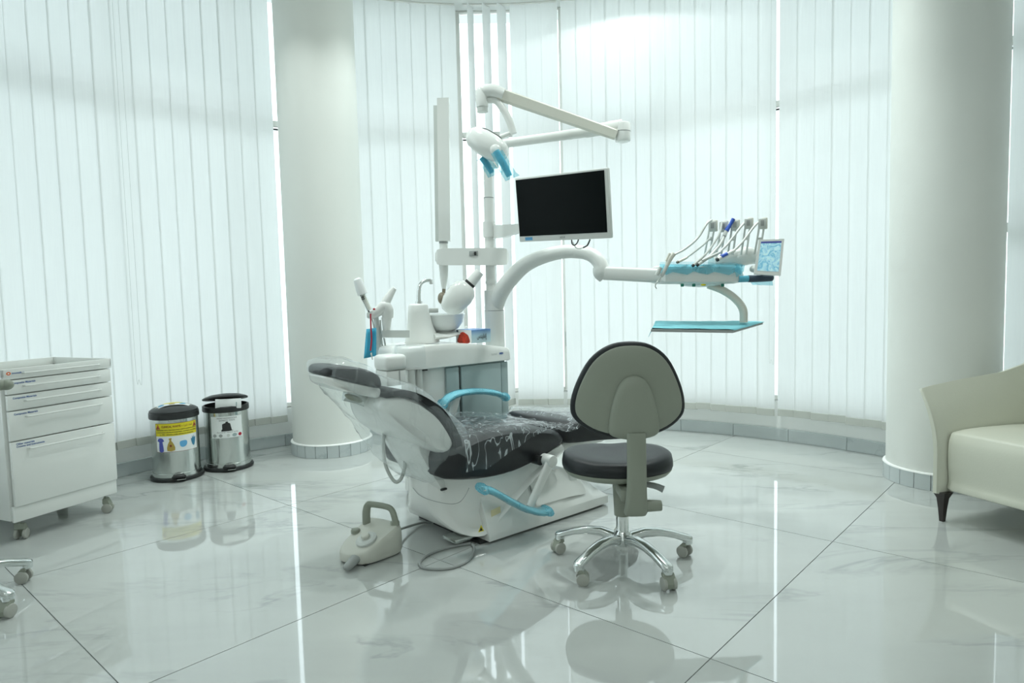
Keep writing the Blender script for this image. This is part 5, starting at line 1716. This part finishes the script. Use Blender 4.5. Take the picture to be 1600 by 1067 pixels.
for x, mm, rx in ((-0.080, 'mgrey', 0.013), (-0.042, 'mgrey', 0.012), (0.004, 'lgrey', 0.010), (0.042, 'door', 0.016), (0.078, 'red', 0.013)):
    flat('waste_symbol', [(x + rx * math.cos(2 * PI * k / 14) * (1 if k % 2 else 0.75), -0.054 + 0.011 * math.sin(2 * PI * k / 14)) for k in range(14)], mm, bin2, f1)
# white box sticking out of the second bin
pk = thing('paper_packet', 'white paper packet sticking out of the propped bin lid', 'packet', b2l + V((0, 0, 0.40)), math.atan2(-b2l.x, b2l.y) + 0.02)
MB().box((0.012, -0.118, 0.040), (0.155, 0.022, 0.062), 0.004, mtx=MX.Rotation(0.05, 4, 'Y')).obj('packet_body', 'label', pk)
MB().box((0.060, -0.1295, 0.036), (0.006, 0.001, 0.028), mtx=MX.Rotation(0.05, 4, 'Y')).obj('packet_print', 'door', pk)

# ================================================================== sofa
sofa = thing('sofa', 'cream leather sofa with a flared arm at the right edge', 'sofa', (1.97, 3.06, 0), math.atan2(0.37, 0.93))
# local: +x to the back, +y away from the camera; seat runs to -y
SLn = 0.95
seatprof = cat([(0.035, 0.145), (0.02, 0.20), (0.012, 0.33), (0.025, 0.40), (0.07, 0.425), (0.30, 0.425), (0.62, 0.40), (0.66, 0.30), (0.66, 0.15), (0.3, 0.135)], 4, True)
MB().yloft(seatprof, [(-SLn + 0.06, 0.92), (-SLn + 0.065, 0.97), (-SLn + 0.09, 1.0), (-0.05, 1.0), (-0.025, 0.97), (-0.02, 0.92)]).obj('seat', 'leather', sofa, angle=50)


def sofa_arm(sgn, y0):
    # cross-section across y at stations along x (depth): thin upright panel flaring outwards at the top
    secs_ = []
    for x, zt, fl_, wd in ((-0.030, 0.605, 0.075, 0.018), (-0.022, 0.615, 0.085, 0.030), (0.05, 0.625, 0.085, 0.040), (0.25, 0.645, 0.070, 0.046), (0.48, 0.665, 0.040, 0.052), (0.60, 0.700, 0.012, 0.055), (0.70, 0.74, 0.0, 0.055)):
        inner, outer = [], []
        for k in range(9):
            t = k / 8
            z = 0.135 + (zt - 0.135) * t
            off = fl_ * max(0, (t - 0.35) / 0.65) ** 2.2
            w = wd * (1.0 - 0.55 * t ** 6)
            inner.append((x, y0 + sgn * (off - w * 0.5), z))
            outer.append((x, y0 + sgn * (off + w * 0.5), z - 0.006 * t))
        secs_.append(inner + outer[::-1])
    a_ = MB().loft(secs_).obj('arm', 'leather', sofa, angle=50)
    sp_ = [(-0.034, y0 + sgn * (0.078 * max(0, (k / 8 - 0.35) / 0.65) ** 2.2 - 0.012), 0.14 + 0.465 * k / 8) for k in range(9)]
    MB().tube(sp_, 0.0035, 6, 2).obj('arm_piping', 'leather', a_)


sofa_arm(1, 0.0)
sofa_arm(-1, -SLn + 0.02)
backsec = []
for y, s in ((0.012, 0.90), (0.0, 0.96), (-0.06, 1.0), (-0.2, 1.04), (-0.4, 1.07), (-0.55, 1.07), (-0.75, 1.04), (-SLn + 0.08, 1.0), (-SLn + 0.02, 0.96), (-SLn + 0.008, 0.90)):
    pr = [(0.58, 0.30), (0.60, 0.50), (0.655, 0.74 * s), (0.69, 0.80 * s), (0.725, 0.79 * s), (0.735, 0.72 * s), (0.71, 0.40), (0.69, 0.14), (0.60, 0.14)]
    backsec.append([(x, y, z) for x, z in cat(pr, 3, True)])
MB().loft(backsec).obj('back', 'leather', sofa, angle=50)
for x, y in ((0.0, 0.0), (0.0, -SLn + 0.03), (0.63, -0.02), (0.63, -SLn + 0.05)):
    MB().loft([[(x + 0.010 + ox * s, y - 0.012 + oy * s, z) for ox, oy in ((-1, -1), (1, -1), (1, 1), (-1, 1))] for z, s in ((0.0, 0.009), (0.06, 0.013), (0.11, 0.018), (0.14, 0.030))]).obj('leg', 'wood', sofa)
bpy.context.view_layer.update()
